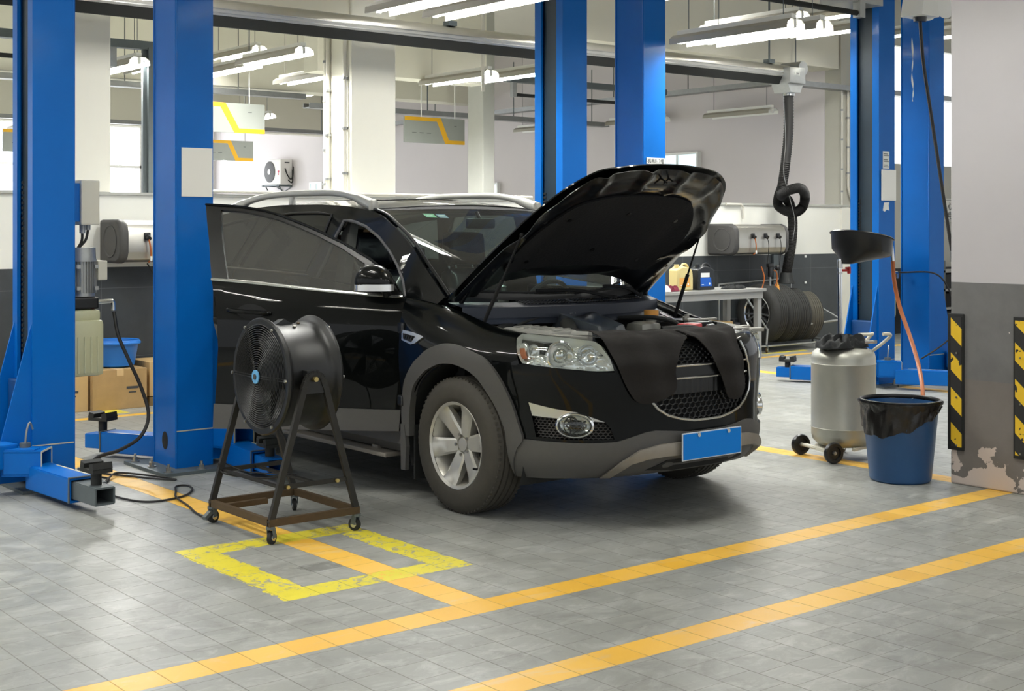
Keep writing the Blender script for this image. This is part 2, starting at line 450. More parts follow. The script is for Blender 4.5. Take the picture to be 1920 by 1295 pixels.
    bp = nd('ShaderNodeBump'); bp.inputs['Strength'].default_value = .35; bp.inputs['Distance'].default_value = .003
    Lk.new(mt('SUBTRACT', mt('MULTIPLY', n3, .15), gm), bp.inputs['Height']); Lk.new(bp.outputs[0], b.inputs['Normal'])
    MATS['floor'] = m
floor_material()

def dado_material(name, z, upper, lower, line=True, peel=False):
    """painted wall: cream above, dark tiles below a height z; optional flaking at the foot"""
    m = bpy.data.materials.new(name); m.use_nodes = True; nt = m.node_tree; N = nt.nodes; Lk = nt.links; b = N['Principled BSDF']
    tc = N.new('ShaderNodeTexCoord'); sp = N.new('ShaderNodeSeparateXYZ'); Lk.new(tc.outputs['Object'], sp.inputs[0])
    def mt(op, a, c=None):
        q = N.new('ShaderNodeMath'); q.operation = op
        for i, x in enumerate((a, c)):
            if x is None: continue
            if isinstance(x, (int, float)): q.inputs[i].default_value = x
            else: Lk.new(x, q.inputs[i])
        return q.outputs[0]
    def mix(f, a, c):
        q = N.new('ShaderNodeMix'); q.data_type = 'RGBA'; Lk.new(f, q.inputs[0])
        for i, x in ((6, a), (7, c)):
            if isinstance(x, tuple): q.inputs[i].default_value = x
            else: Lk.new(x, q.inputs[i])
        return q.outputs[2]
    def noise(sc, det=5, rough=.6):
        q = N.new('ShaderNodeTexNoise'); q.inputs['Scale'].default_value = sc; q.inputs['Detail'].default_value = det; q.inputs['Roughness'].default_value = rough
        Lk.new(tc.outputs['Object'], q.inputs['Vector']); return q.outputs['Fac']
    L = lambda c: lin(c) + (1,)
    n = noise(2.5); hi = mix(n, L(tuple(int(c * .96) for c in upper)), L(upper)); lo = mix(noise(4, 6, .7), L(tuple(int(c * .82) for c in lower)), L(tuple(min(255, int(c * 1.18)) for c in lower)))
    if line:
        g = None
        for ax, T_ in ((0, .6), (2, .60)):
            q = mt('FRACT', mt('DIVIDE', mt('ADD', sp.outputs[ax], 50.02), T_)); q = mt('LESS_THAN', q, .008); g = q if g is None else mt('MAXIMUM', g, q)
        lo = mix(mt('MULTIPLY', g, .6), lo, L((112, 114, 116)))
    col = mix(mt('GREATER_THAN', sp.outputs[2], z), lo, hi)
    if peel:
        pn = noise(5, 7, .62); f = mt('GREATER_THAN', mt('SUBTRACT', pn, mt('MULTIPLY', sp.outputs[2], .95)), .36)
        col = mix(f, col, L((226, 212, 202)))
        v = N.new('ShaderNodeTexVoronoi'); v.inputs['Scale'].default_value = 6.5; v.inputs['Randomness'].default_value = 1.; Lk.new(tc.outputs['Object'], v.inputs['Vector'])
        chips = mt('MULTIPLY', mt('LESS_THAN', mt('ADD', v.outputs['Distance'], mt('MULTIPLY', noise(45, 4), .14)), .125), mt('MULTIPLY', mt('LESS_THAN', sp.outputs[2], 1.15), mt('GREATER_THAN', noise(3.1, 2), .52)))
        col = mix(chips, col, L((222, 214, 206)))
        col = mix(mt('MULTIPLY', mt('LESS_THAN', sp.outputs[2], .62), .3), col, L((128, 112, 96)))
    Lk.new(col, b.inputs['Base Color']); b.inputs['Roughness'].default_value = .62 if peel else .45
    MATS[name] = m
dado_material('low_wall_paint', 1.165, (233, 233, 224), (58, 62, 64))
dado_material('pillar_paint', 1.185, (192, 189, 191), (106, 106, 105), line=False, peel=True)
dado_material('back_wall_paint', .93, (186, 184, 172), (40, 42, 44))

b = B(); b.grid(lambda a, c: (-12 + 42 * a, -8 + 46 * c, 0), 6, 6); struct(b.obj('floor', 'floor', smooth=0))
b = B(); b.b2((-12, -2.5, 4.75), (24, 31, 4.95)); struct(b.obj('ceiling', 'ceiling_paint', smooth=0))
# low wall with dado behind the lifts
b = B(); b.b2((-3, 11.3, 0), (14.99, 11.42, 1.79)); struct(b.obj('wall_low', 'low_wall_paint', smooth=0))
b = B(); b.b2((-3, 11.28, 1.79), (15.02, 11.45, 1.815)); struct(b.obj('trim_1', 'concrete_grey', smooth=0))
b = B(); b.b2((14.80, 11.27, 0), (15.0, 11.3, 1.78)); struct(b.obj('trim_2', 'cream_wall', smooth=0))
# right hand wall of the far hall, running away from the viewer, with shallow piers
b = B(); b.b2((15.0, 11.7, 0), (15.2, 30.0, 4.75)); struct(b.obj('wall_right', 'lilac_wall', smooth=0))
for i, (y0, y1) in enumerate(((17.75, 18.1), (24.65, 25.45), (13.2, 13.25))):
    if i < 2:
        b = B(); b.b2((14.88, y0, 0), (15.0, y1, 4.75)); struct(b.obj('trim_%d' % (3 + i), 'lilac_wall', smooth=0))
# wall that closes the bay on the right, with a bright high window
b = B(); b.b2((14.992, 11.43, 0), (15.75, 11.7, 4.75)); b.b2((15.75, 11.5, 0), (24, 11.7, 2.42)); b.b2((15.75, 11.5, 4.1), (24, 11.7, 4.75)); b.b2((22.5, 11.5, 2.4), (24, 11.7, 4.2))
struct(b.obj('wall_back', 'back_wall_paint', smooth=0))
w = struct(B().b2((15.75, 11.6, 2.42), (22.5, 11.62, 4.1)).obj('window_1', 'bright_pane', smooth=0))
b = B()
for x in (15.78, 17.0, 18.4, 19.8, 21.2, 22.47): b.b2((x - .03, 11.55, 2.42), (x + .03, 11.6, 4.1))
b.obj('window_frame', 'white_enamel', w, smooth=0)
b = B(); b.b2((-3, 30.0, 0), (15.2, 30.2, 1.0)); b.b2((-3, 30.0, 3.9), (15.2, 30.2, 4.75)); b.b2((14.6, 30.0, 1.0), (15.2, 30.2, 3.9)); struct(b.obj('wall_far', 'white_wall', smooth=0))
w = struct(B().b2((-3, 30.08, 1.0), (14.6, 30.1, 3.9)).obj('window_5', 'added_glow_pane', smooth=0))  # glowing window band added to brighten the far hall
b = B()
for k in range(13): b.b2((-3 + 1.466 * k - .04, 29.98, 1.0), (-3 + 1.466 * k + .04, 30.07, 3.9))
for z in (1.0, 2.9, 3.84): b.b2((-3, 29.98, z), (14.6, 30.07, z + .06))
b.obj('window_frame', 'white_enamel', w, smooth=0)
# small windows high on the far wall
for i, (y0, y1, z0, z1) in enumerate(((14.05, 14.85, 2.36, 2.62), (24.75, 25.2, 2.1, 2.45), (18.9, 19.25, 2.0, 2.28))):
    w = struct(B().b2((14.95 if i != 1 else 14.85, y0, z0), (14.99 if i != 1 else 14.87, y1, z1)).obj('window_%d' % (i + 2), 'window_pane', smooth=0))
    b = B(); q = .035; xx = (14.93, 15.0) if i != 1 else (14.83, 14.88)
    b.b2((xx[0], y0 - q, z0 - q), (xx[1], y1 + q, z0)); b.b2((xx[0], y0 - q, z1), (xx[1], y1 + q, z1 + q)); b.b2((xx[0], y0 - q, z0), (xx[1], y0, z1)); b.b2((xx[0], y1, z0), (xx[1], y1 + q, z1))
    b.b2((xx[0], (y0 + y1) / 2 - .015, z0), (xx[1], (y0 + y1) / 2 + .015, z1)); b.obj('window_frame', 'white_enamel', w, smooth=0)
# columns
def column(x0, x1, y0, y1, mt_, label):
    o = B().b2((x0, y0, 0), (x1, y1, 4.75)).obj('column', mt_, smooth=0, bevel=.012); struct(o); o['label'] = label; o['category'] = 'column'; return o
column(7.22, 7.75, 11.46, 11.96, 'column_paint', 'broad cream column behind the low wall, above the car roof')
column(4.20, 4.735, 11.46, 11.96, 'column_paint', 'cream column behind the low wall, seen between the two left lift posts')
column(10.84, 11.04, 14.0, 14.33, 'concrete_grey', 'narrow grey column deep in the far hall')
# beams
def beam(lo, hi): struct(B().b2(lo, hi).obj('beam', 'beam_paint', smooth=0))
beam((10.2, 11.46, 3.66), (14.98, 11.90, 4.75))
beam((2.0, 16.5, 3.41), (12.1, 16.9, 4.75))
beam((7.75, 13.0, 3.25), (10.12, 13.3, 4.75))
beam((-3, 11.50, 3.45), (7.22, 11.90, 4.75))
beam((2.0, 19.5, 3.75), (15, 19.9, 4.75))
beam((2.0, 24.5, 3.45), (15, 24.9, 4.75))

# the painted pillar on the right
o = B().b2((7.02, 4.06, 0), (7.52, 4.565, 4.75)).obj('pillar', 'pillar_paint', smooth=0, bevel=.01); struct(o)
# ------------------------------------------------------------------ fluorescent fittings (each with its own light)
def make_fitting(L=1.25):
    t = thing('fluorescent_light', (0, 0, 0), 'fluorescent batten with a flared white reflector', 'light')
    prof = [(-.105, -.075), (-.10, -.03), (-.06, .0), (.06, .0), (.10, -.03), (.105, -.075)]
    b = B(); b.use('reflector_white')
    b.grid(lambda a, c: (np.interp(a * 5, range(6), [p[0] for p in prof]), (c - .5) * L, np.interp(a * 5, range(6), [p[1] for p in prof]) - .001), 5, 1)
    b.use('reflector_back')
    b.grid(lambda a, c: (np.interp(a * 5, range(6), [p[0] * 1.02 for p in prof]), (c - .5) * L, np.interp(a * 5, range(6), [p[1] for p in prof]) + .003), 5, 1)
    b.obj('reflector', None, t, smooth=0, fix=False)
    B().b2((-.03, -L / 2 + .02, .004), (.03, L / 2 - .02, .045), bev=.004).obj('ballast_housing', 'reflector_white', t, smooth=0)
    B().cyl((0, -L / 2 + .035, -.047), (0, L / 2 - .035, -.047), .014, n=10).obj('tube', 'tube_glow', t)
    b = B()
    for s in (-1, 1): b.b2((-.016, s * (L / 2 - .02) - .014, -.066), (.016, s * (L / 2 - .02) + .014, -.002), bev=.004)
    b.each('lamp_holder', 'white_enamel', t)
    b = B()
    for s in (-.4, .4): b.cyl((0, s * L, .04), (0, s * L, 1.6), .0035, n=5)
    b.each('hanging_wire', 'steel_grey', t)
    return t
FIT = make_fitting()
FITTINGS = [  # x, centre y, z, label, on, shade slant
    (8.18, 7.28, 3.10, 'lit reflector light hanging right of the labelled blue post, nearer of its pair', 1),
    (8.62, 7.35, 3.14, 'lit reflector light beside and behind the nearer batten, right of the labelled blue post', 1),
    (5.40, 7.60, 3.12, 'reflector light cut by the top edge of the view, left one above the car roof', 1),
    (5.84, 7.52, 3.12, 'reflector light cut by the top edge of the view, right one above the car roof', 1),
    (9.22, 12.38, 3.25, 'lit reflector light in front of the narrow grey column', 1),
    (9.75, 12.1, 3.30, 'reflector light half hidden behind the blue post with the open dark channel', 1),
    (8.35, 14.3, 3.36, 'short-looking reflector light peeping out right of the broad cream column', 1),
    (5.40, 13.0, 3.15, 'pale reflector light between the two left blue posts', 1),
    (6.25, 13.9, 3.3, 'reflector light half hidden by the grey steel post between the left lifts', 1),
    (6.75, 12.2, 3.28, 'unlit-looking reflector light right of the second blue post, upper one', 1),
    (6.95, 13.6, 3.30, 'lit reflector light right of the second blue post, lower one', 1),
    (8.05, 15.5, 3.75, 'reflector light under the beam left of the broad cream column', .25),
    (10.15, 8.8, 3.55, 'lit reflector light behind the top of the third lift post', 1),
    (12.1, 9.3, 3.72, 'bright reflector light behind the hose reel', 1),
    (14.72, 13.0, 3.18, 'dull reflector light along the right wall beside the extraction rail end', 0),
    (14.72, 15.1, 3.2, 'dull reflector light along the right wall, seen right of the labelled post', 0),
    (14.72, 17.4, 3.22, 'dull reflector light along the right wall, seen between the two middle posts', 0),
    (12.6, 24.4, 2.95, 'bright reflector light above the outdoor air conditioner unit', 1),
    (3.6, 17.5, 3.5, 'reflector light at the left edge of the view', 1),
    (2.2, 5.6, 3.5, 'reflector light above the left lift', 1), (2.7, 5.6, 3.5, 'second reflector light above the left lift', 1),
    (5.4, 4.4, 3.5, 'reflector light above the bay front', 1), (5.84, 4.4, 3.5, 'second reflector light above the bay front', 1),
    (8.2, 4.4, 3.5, 'reflector light above the right bay front', 1), (1.5, 1.2, 3.5, 'reflector light over the aisle', 1), (5.0, .8, 3.5, 'second reflector light over the aisle', 1),
    (1.6, 9.6, 3.5, 'reflector light over the left workbench', 1), (11.2, 5.2, 3.6, 'reflector light over the right lift', 1), (12.6, 8.0, 3.6, 'reflector light over the tyre rack bay', 1),
    (.2, 7.4, 3.5, 'added light left of the first blue post, out of view', 1.6), (-.8, 9.2, 3.5, 'second added light left of the first blue post, out of view', 1.6), (-1.0, 6.0, 3.5, 'third added light left of the first blue post, out of view', 1.6),  # added out of view to brighten the left faces of the posts
    (-1.5, 4.0, 3.5, 'reflector light over the far left aisle', 1),
    (2.6, 9.75, 3.95, 'added unseen light over the low wall, first of the back row', 1),  # back row added above the view to brighten the low wall
    (5.2, 9.75, 3.95, 'added unseen light over the low wall, second of the back row', 1),
    (7.6, 9.75, 3.95, 'added unseen light over the low wall, third of the back row', 1),
    (10.0, 9.75, 3.95, 'added unseen light over the low wall, fourth of the back row', 1),
    (12.4, 9.75, 3.95, 'added unseen light over the low wall, fifth of the back row', 1),
    (14.2, 9.75, 3.95, 'added unseen light over the low wall, sixth of the back row', 1),
    (10.5, 17.6, 3.6, 'reflector light deep in the far hall', 1), (6.0, 26.5, 3.6, 'added light near the far wall', 1), (9.5, 27.5, 3.6, 'second added light near the far wall', 1), (6.5, 21.5, 3.5, 'reflector light far down the hall', 1), (11.5, 21.5, 3.5, 'second reflector light far down the hall', 1),  # pair near the far wall added to brighten the far hall
]
FITS = [FIT] + [copy_tree(FIT) for _ in FITTINGS[1:]]
for f, (x, y, z, lab, on) in zip(FITS, FITTINGS):
    f.location = (x, y, z); tag(f, lab, 'light', 'fluorescent lights hanging in the workshop')
    f.rotation_euler.z = math.radians(random.uniform(-.6, .6))
    if on: lamp_light('tube_light', (0, 0, -.03), .10, 1.15, LAMP_W * on * (.55 if y < 6 else 1.15 if y < 11 else 3.4), parent=f)
    else:
        for ch in f.children:
            if ch.name.startswith('tube') and ch.type == 'MESH': ch.data = ch.data.copy(); ch.data.materials[0] = MATS['white_enamel']

# ------------------------------------------------------------------ exhaust extraction rail with its hanging hose
t = thing('extraction_rail', (0, 11.0, 3.34), 'long aluminium exhaust extraction rail with black rubber lips crossing the whole bay', 'duct rail')
b = B()
pr = [(-.075, .045), (-.085, .09), (-.085, .13), (-.06, .175), (0, .20), (.06, .175), (.085, .13), (.085, .09), (.075, .045)]
b.prism(pr, lambda a, c: (1.5, a, c), lambda a, c: (13.55, a, c)); b.obj('rail_profile', 'aluminium', t, smooth=50)
b = B()
for s in (-1, 1): b.b2((1.5, s * .078 - .004, .062), (13.5, s * .078 + .004, .072)); b.b2((1.5, s * .088 - .003, .098), (13.5, s * .088 + .003, .108))
b.obj('rail_rib', 'chrome_satin', t, smooth=0)
b = B(); b.prism([(-.07, .045), (.07, .045), (.012, -.045), (-.012, -.045)], lambda a, c: (1.5, a, c), lambda a, c: (13.5, a, c)); b.obj('rubber_lip', 'rubber_black', t, smooth=0)
b = B()
for x in (5.3, 8.1, 10.9, 13.0): b.b2((x - .05, -.05, .2), (x + .05, .05, .25)); b.cyl((x, 0, .25), (x, 0, 1.4), .012, n=6)
b.each('hanger', 'steel_grey', t, n=2)
b = B(); b.use('steel_light'); b.box((13.32, -.02, .06), (.30, .34, .20), bev=.015); b.prism([(-.15, -.04), (.15, -.04), (.09, -.15), (-.09, -.15)], lambda a, c: (13.32 + a, -.15, c), lambda a, c: (13.32 + a, .11, c))
b.use('galvanised'); b.cyl((13.46, -.16, .16), (13.46, .16, .16), .09, n=20)
b.use('label_white'); b.box((13.30, -.192, .08), (.10, .002, .04)); b.use('ink'); b.box((13.31, -.1935, .085), (.05, .001, .008)); b.box((13.30, -.1935, .07), (.06, .001, .005))
tr = b.obj('trolley', None, t, smooth=30)
hp = [(13.335, 10.97, 3.17), (13.33, 10.97, 2.7), (13.27, 10.97, 2.3), (13.22, 10.98, 2.03), (13.17, 11.05, 1.90), (13.18, 11.06, 1.77), (13.28, 10.98, 1.68), (13.44, 10.90, 1.67), (13.56, 10.86, 1.76), (13.57, 10.83, 1.90),
      (13.46, 10.79, 2.00), (13.28, 10.77, 2.045), (13.11, 10.82, 2.01), (13.08, 10.93, 1.95), (13.20, 11.0, 1.915), (13.33, 10.99, 1.86), (13.39, 10.97, 1.74), (13.39, 10.95, 1.55), (13.35, 10.94, 1.3), (13.28, 10.93, 1.08), (13.24, 10.93, .93)]
hp = [p if not 4 <= k <= 16 else (13.33 + (p[0] - 13.33) * .68, 10.93 + (p[1] - 10.93) * .9, 1.84 + (p[2] - 1.84) * .78) for k, p in enumerate(hp)]
path = smooth_path(hp, 26)
b = B(); rr = [.056 + .008 * (k % 2) for k in range(len(path))]; b.tube(path, .07, n=14, rad=rr)
o = b.obj('exhaust_hose', 'hose_black', smooth=60); tag(o, 'black corrugated exhaust hose tied in a knot, hanging from the rail end above the tyres', 'hose')
b = B(); b.lathe([(.07, 0), (.078, -.02), (.085, -.07), (.11, -.13), (.10, -.135), (.06, -.08)], (13.24, 10.93, .95), n=20); b.obj('hose_nozzle', 'rubber_black', o)
b = B(); b.cyl((13.335, 10.97, 3.155), (13.335, 10.97, 3.19), .078, n=18); b.obj('hose_clamp', 'chrome_satin', o)
b = B(); b.tube(smooth_path([(13.17, 10.92, 3.15), (13.19, 10.9, 2.6), (13.13, 10.88, 2.2), (13.20, 10.85, 1.9), (13.32, 10.86, 1.6), (13.28, 10.86, 1.35)], 8), .004, n=5); b.obj('pull_chain', 'galvanised', o)

# ------------------------------------------------------------------ steel gantry lifts beyond the low wall
def gantry(x0, x1, y, z, label, posts=(True, True)):
    g = thing('gantry_lift', (x0, y, 0), label, 'lift', 'grey lifts beyond the low wall'); w_ = x1 - x0
    for k, (px_, on) in enumerate(((0, posts[0]), (w_, posts[1]))):
        if on:
            b = B(); b.b2((px_ - .06, -.06, 0), (px_ + .05, .10, z)); b.b2((px_ - .10, -.02, 0), (px_ - .06, .02, z)); b.obj('lift_post', 'steel_grey', g, smooth=0)
    b = B(); b.b2((-.1, -.05, z - .02), (w_ + .1, .05, z + .06)); b.obj('cross_beam', 'steel_grey', g, smooth=0)
    b = B(); b.b2((.45, -.02, z - .20), (w_ - .45, .02, z - .16)); b.obj('limit_bar', 'rubber_black', g, smooth=0)
    b = B()
    for q in (.4, w_ - .4): b.b2((q - .03, -.03, z - .21), (q + .03, .03, z - .02))
    b.each('bar_hanger', 'galvanised', g)
gantry(2.35, 5.58, 12.5, 3.26, 'grey steel gantry lift behind the low wall, between the two left blue posts')
gantry(10.55, 13.6, 13.5, 3.40, 'grey steel gantry lift behind the narrow column and the middle blue posts', posts=(False, True))

# cable trays under the beams
def tray(p0, p1, label):
    p0 = Vector(p0); p1 = Vector(p1); d = (p1 - p0); L = d.length; rz = math.atan2(d.y, d.x)
    g = thing('cable_tray', p0, label, 'cable tray', rz=rz)
    b = B(); b.b2((0, -.08, 0), (L, .08, .012)); b.b2((0, -.085, 0), (L, -.075, .07)); b.b2((0, .075, 0), (L, .085, .07)); b.obj('tray_channel', 'galvanised', g, smooth=0)
    b = B()
    for k in range(int(L / 1.6) + 1): b.cyl((.4 + k * 1.6, 0, .0), (.4 + k * 1.6, 0, .9), .008, n=5)
    b.each('tray_hanger', 'steel_grey', g)
tray((14.6, 11.9, 3.48), (14.6, 24.0, 3.48), 'galvanised cable tray running along the top of the right wall')
tray((13.6, 11.4, 3.36), (22.0, 11.4, 3.36), 'galvanised cable tray above the bay on the far right')
tray((5.0, 16.5, 3.30), (9.6, 16.5, 3.30), 'galvanised cable tray over the left hanging signs')
tray((9.3, 15.9, 3.12), (14.8, 15.9, 3.12), 'galvanised cable tray over the middle hanging sign')
tray((7.0, 23.0, 3.35), (14.6, 23.0, 3.35), 'galvanised cable tray far back above the air conditioner')

# pipes on the broad column and the right wall
def pipe(pts, r, label, clips=()):
    o = tag(B().tube(pts, r, n=8).obj('conduit_pipe', 'pipe_paint'), label, 'pipe')
    if clips:
        b = B()
        for c in clips: b.cyl((c[0], c[1], c[2] - .012), (c[0], c[1], c[2] + .012), r * 1.5, n=10)
        b.each('pipe_clip', 'galvanised', o)
pipe([(7.195, 11.92, 0), (7.195, 11.92, 4.7)], .018, 'thin conduit at the far left edge of the broad cream column', [(7.195, 11.92, z) for z in (1.95, 2.3, 2.8, 3.2)])
pipe([(7.19, 11.86, 0), (7.19, 11.86, 4.7)], .022, 'second conduit from the left on the broad cream column', [(7.19, 11.86, z) for z in (2.0, 2.45, 2.9)])
pipe([(7.19, 11.54, 0), (7.19, 11.54, 4.7)], .022, 'conduit nearest the front corner of the broad cream column', [(7.19, 11.54, z) for z in (2.05, 2.5, 3.0)])
pipe([(9.06, 11.7, 3.0), (9.06, 11.7, 4.7)], .02, 'short conduit rising beside the beam end')
pipe([(14.97, 11.40, 1.82), (14.97, 11.40, 3.4)], .012, 'thin wire conduit in the corner of the right wall', [(14.97, 11.40, z) for z in (2.0, 2.3, 2.7, 3.1)])
pipe([(15.1, 11.40, 3.4), (15.1, 11.40, 2.06), (15.14, 11.40, 1.96), (15.2, 11.40, 1.86)], .018, 'white conduit bending down beside the corner of the right wall', [(15.1, 11.40, z) for z in (2.25, 2.6, 3.0)])
pipe([(12.5, 11.26, 1.80), (12.78, 11.26, 1.80), (12.82, 11.26, 1.76), (12.82, 11.26, 1.62)], .014, 'cream conduit looping over the low wall above the right reel box')
pipe([(5.6, 11.27, 1.835), (9.4, 11.27, 1.835)], .016, 'conduit lying along the top of the low wall', [])

# hanging signs
def hanging_sign(x, y, zt, w_, h, label, group='grey hanging bay signs', red=False, flip=False):
    g = thing('hanging_sign', (x, y, zt), label, 'sign', group)
    b = B(); b.b2((0, -.015, -h), (w_, .015, 0)); b.obj('sign_board', 'sign_grey', g, smooth=0)
    b = B(); y0 = -.017; s = .05 * h / .34
    a0, a1 = w_ * .54, w_ * .70
    poly = [(0, 0), (a0 + s, 0), (a1 + s * .6, -h + s), (w_, -h + s), (w_, -h), (a1 - s * .6, -h), (a0 - s * .2, -s), (0, -s)]
    b.prism(poly, lambda a, c: (a, y0, c), lambda a, c: (a, y0 + .003, c)); b.obj('yellow_stripe', 'sign_yellow', g, smooth=0)
    b = B(); b.use('ink')
    for k in range(3): b.b2((w_ * (.12 + .12 * k), y0 - .001, -h * .62), (w_ * (.19 + .12 * k), y0, -h * .60))
    b.b2((w_ * .82, y0 - .001, -h * .3), (w_ * .86, y0, -h * .28)); b.obj('faint_lettering', None, g, smooth=0)
    b = B()
    for q in (w_ * .28, w_ * .84): b.cyl((q, 0, 0), (q, 0, 4.76 - zt), .008, n=6); b.b2((q - .05, -.02, .46), (q + .05, .02, .50))
    b.each('hanging_rod', 'white_enamel', g, n=2)
    return g
hanging_sign(10.263, 15.0 - .02, 3.005, 1.005, .35, 'grey hanging sign with a yellow zigzag stripe, right of the broad cream column')
hanging_sign(7.35, 16.0, 3.135, 1.37, .385, 'larger grey hanging sign with a yellow zigzag stripe, right of the second blue post')
hanging_sign(9.7, 20.0, 2.93, .99, .325, 'smaller lilac-grey hanging sign below and behind the larger striped sign')
hanging_sign(5.96, 18.0, 2.812, .98, .30, 'grey hanging sign at the left edge, mostly hidden by the first blue post')

# outdoor air conditioner on its bracket
g = thing('air_conditioner', (14.68, 26.2, 2.46), 'white outdoor air conditioner unit with round fan grille on a wall bracket', 'air conditioner')
B().b2((0, 0, 0), (.30, .78, .56), bev=.02).obj('casing', 'ac_white', g, smooth=30)
b = B(); b.lathe([(.001, 0), (.235, 0), (.235, .012), (.22, .016), (.0, .016)], (0, .48, .29), (-1, 0, 0), n=32); fg = b.obj('fan_grille', 'dark_grey_plastic', g)
b = B(); b.cyl((-.016, .48, .29), (-.024, .48, .29), .06, n=16); b.obj('fan_hub', 'white_enamel', fg)
b = B(); b.use('ink'); b.b2((.10, -.004, .47), (.22, 0, .50)); b.use('ink_red'); b.b2((-.004, .06, .27), (0, .12, .31)); b.b2((-.004, .08, .21), (0, .10, .27)); b.obj('casing_sticker', None, g, smooth=0)
b = B(); b.tube(smooth_path([(.10, -.02, .36), (.14, -.05, .22), (.22, -.06, .12), (.28, -.04, .2), (.30, -.02, .4)], 6), .014, n=6); b.tube(smooth_path([(.18, -.02, .1), (.24, -.08, .05), (.28, -.03, .3), (.3, .0, .3)], 6), .014, n=6); b.obj('refrigerant_pipe', 'rubber_black', g)
b = B(); b.b2((-.04, .05, -.04), (.32, .09, 0)); b.b2((-.04, .66, -.04), (.32, .70, 0)); b.b2((-.04, .0, -.03), (0, .78, -.005)); b.b2((.20, -.02, -.03), (.24, .78, -.005))
for yy in (.07, .68): b.tube(smooth_path([(.0, yy, -.02), (.1, yy, -.16), (.3, yy, -.26)], 5), .012, n=6)
b.tube([(.3, .07, -.24), (.3, .68, -.05)], .01, n=6); b.tube([(.3, .68, -.24), (.3, .07, -.05)], .01, n=6)
b.obj('wall_bracket', 'steel_grey', g, smooth=0)

# small character sign on the back wall at the far right
g = thing('wall_sign', (17.52, 11.48, 1.62), 'small framed sign with black characters beside the last blue post', 'sign')
B().b2((-.02, -.006, -.02), (.30, 0, .32)).obj('sign_plate', 'sign_white', g, smooth=0)
b = B()
for a in ((0, 0, .28, .006), (0, .294, .28, .3), (0, 0, .006, .3), (.274, 0, .28, .3)): b.b2((a[0], -.008, a[1]), (a[2], -.006, a[3]))
b.obj('sign_border', 'ink', g, smooth=0)

def text(s, size, loc, rot, m, parent, name='lettering', ext=.001):
    c = bpy.data.curves.new(name, 'FONT'); c.body = s; c.size = size; c.extrude = ext; c.resolution_u = 2
    o = bpy.data.objects.new(name, c); COL.objects.link(o); dg = bpy.context.evaluated_depsgraph_get()
    me = bpy.data.meshes.new_from_object(o.evaluated_get(dg)); me.materials.clear(); me.materials.append(MATS[m])
    bpy.data.objects.remove(o); q = bpy.data.objects.new(name, me); COL.objects.link(q); q.location = loc; q.rotation_euler = rot; q.parent = parent
    return q
text('\u5fc3', .12, (.05, -.009, .165), (PI / 2, 0, 0), 'ink', g); text('\u7535', .12, (.05, -.009, .03), (PI / 2, 0, 0), 'ink', g)
# ------------------------------------------------------------------ blue two-post lifts
PH = 3.86
def make_arm(g, base, ang, L1, L2, z=.10, dark=False, pad_up=.10, n1='swing_arm'):
    """telescopic swing arm with pad; base point, direction angle"""
    dx, dy = math.cos(ang), math.sin(ang); P = lambda r, zz, o=0.: (base[0] + dx * r - dy * o, base[1] + dy * r + dx * o, zz)
    b = B(); b.use('blue_paint')
    w = .07; h = .06
    for o_ in (-w, w): b.bar(P(0, z, o_), P(L1, z, o_), .012, 2 * h)
    for zz in (z - h, z + h): b.bar(P(0, zz), P(L1, zz), 2 * w, .012)
    b.use('scraped_edge'); b.bar(P(.1, z + h + .0065, w - .01), P(L1 - .05, z + h + .0065, w - .01), .012, .002)
    a = b.obj(n1, None, g, smooth=0)
    b = B(); b.use('blue_paint' if not dark else 'steel_grey'); w2 = .052; h2 = .042
    for o_ in (-w2, w2): b.bar(P(L1 * .5, z, o_), P(L1 + L2, z, o_), .010, 2 * h2)
    for zz in (z - h2, z + h2): b.bar(P(L1 * .5, zz), P(L1 + L2, zz), 2 * w2, .010)
    e = b.obj('arm_extension', None, a, smooth=0)
    b = B(); c = P(L1 + L2 - .10, z + h2)
    b.cyl(c, (c[0], c[1], c[2] + pad_up * .6), .028, n=14); cz = c[2] + pad_up * .6
    M = Matrix.Rotation(ang, 3, 'Z')
    b.box((c[0], c[1], cz + .012), (.15, .11, .02), M=M)
    for s in (-1, 1): b.box(tuple(Vector((c[0], c[1], cz + .036)) + M @ Vector((s * .052, 0, 0))), (.042, .11, .035), M=M @ Matrix.Rotation(-s * .25, 3, 'Y'))
    b.obj('lifting_pad', 'rubber_black', a, smooth=30)
    b = B(); b.tube([P(L1, z - h - .004, -w - .008), P(L1, z + h + .008, -w - .008), P(L1, z + h + .008, w + .008), P(L1, z - h - .004, w + .008)], .006, n=6)
    b.obj('stop_ring', 'steel_grey', a)
    return a
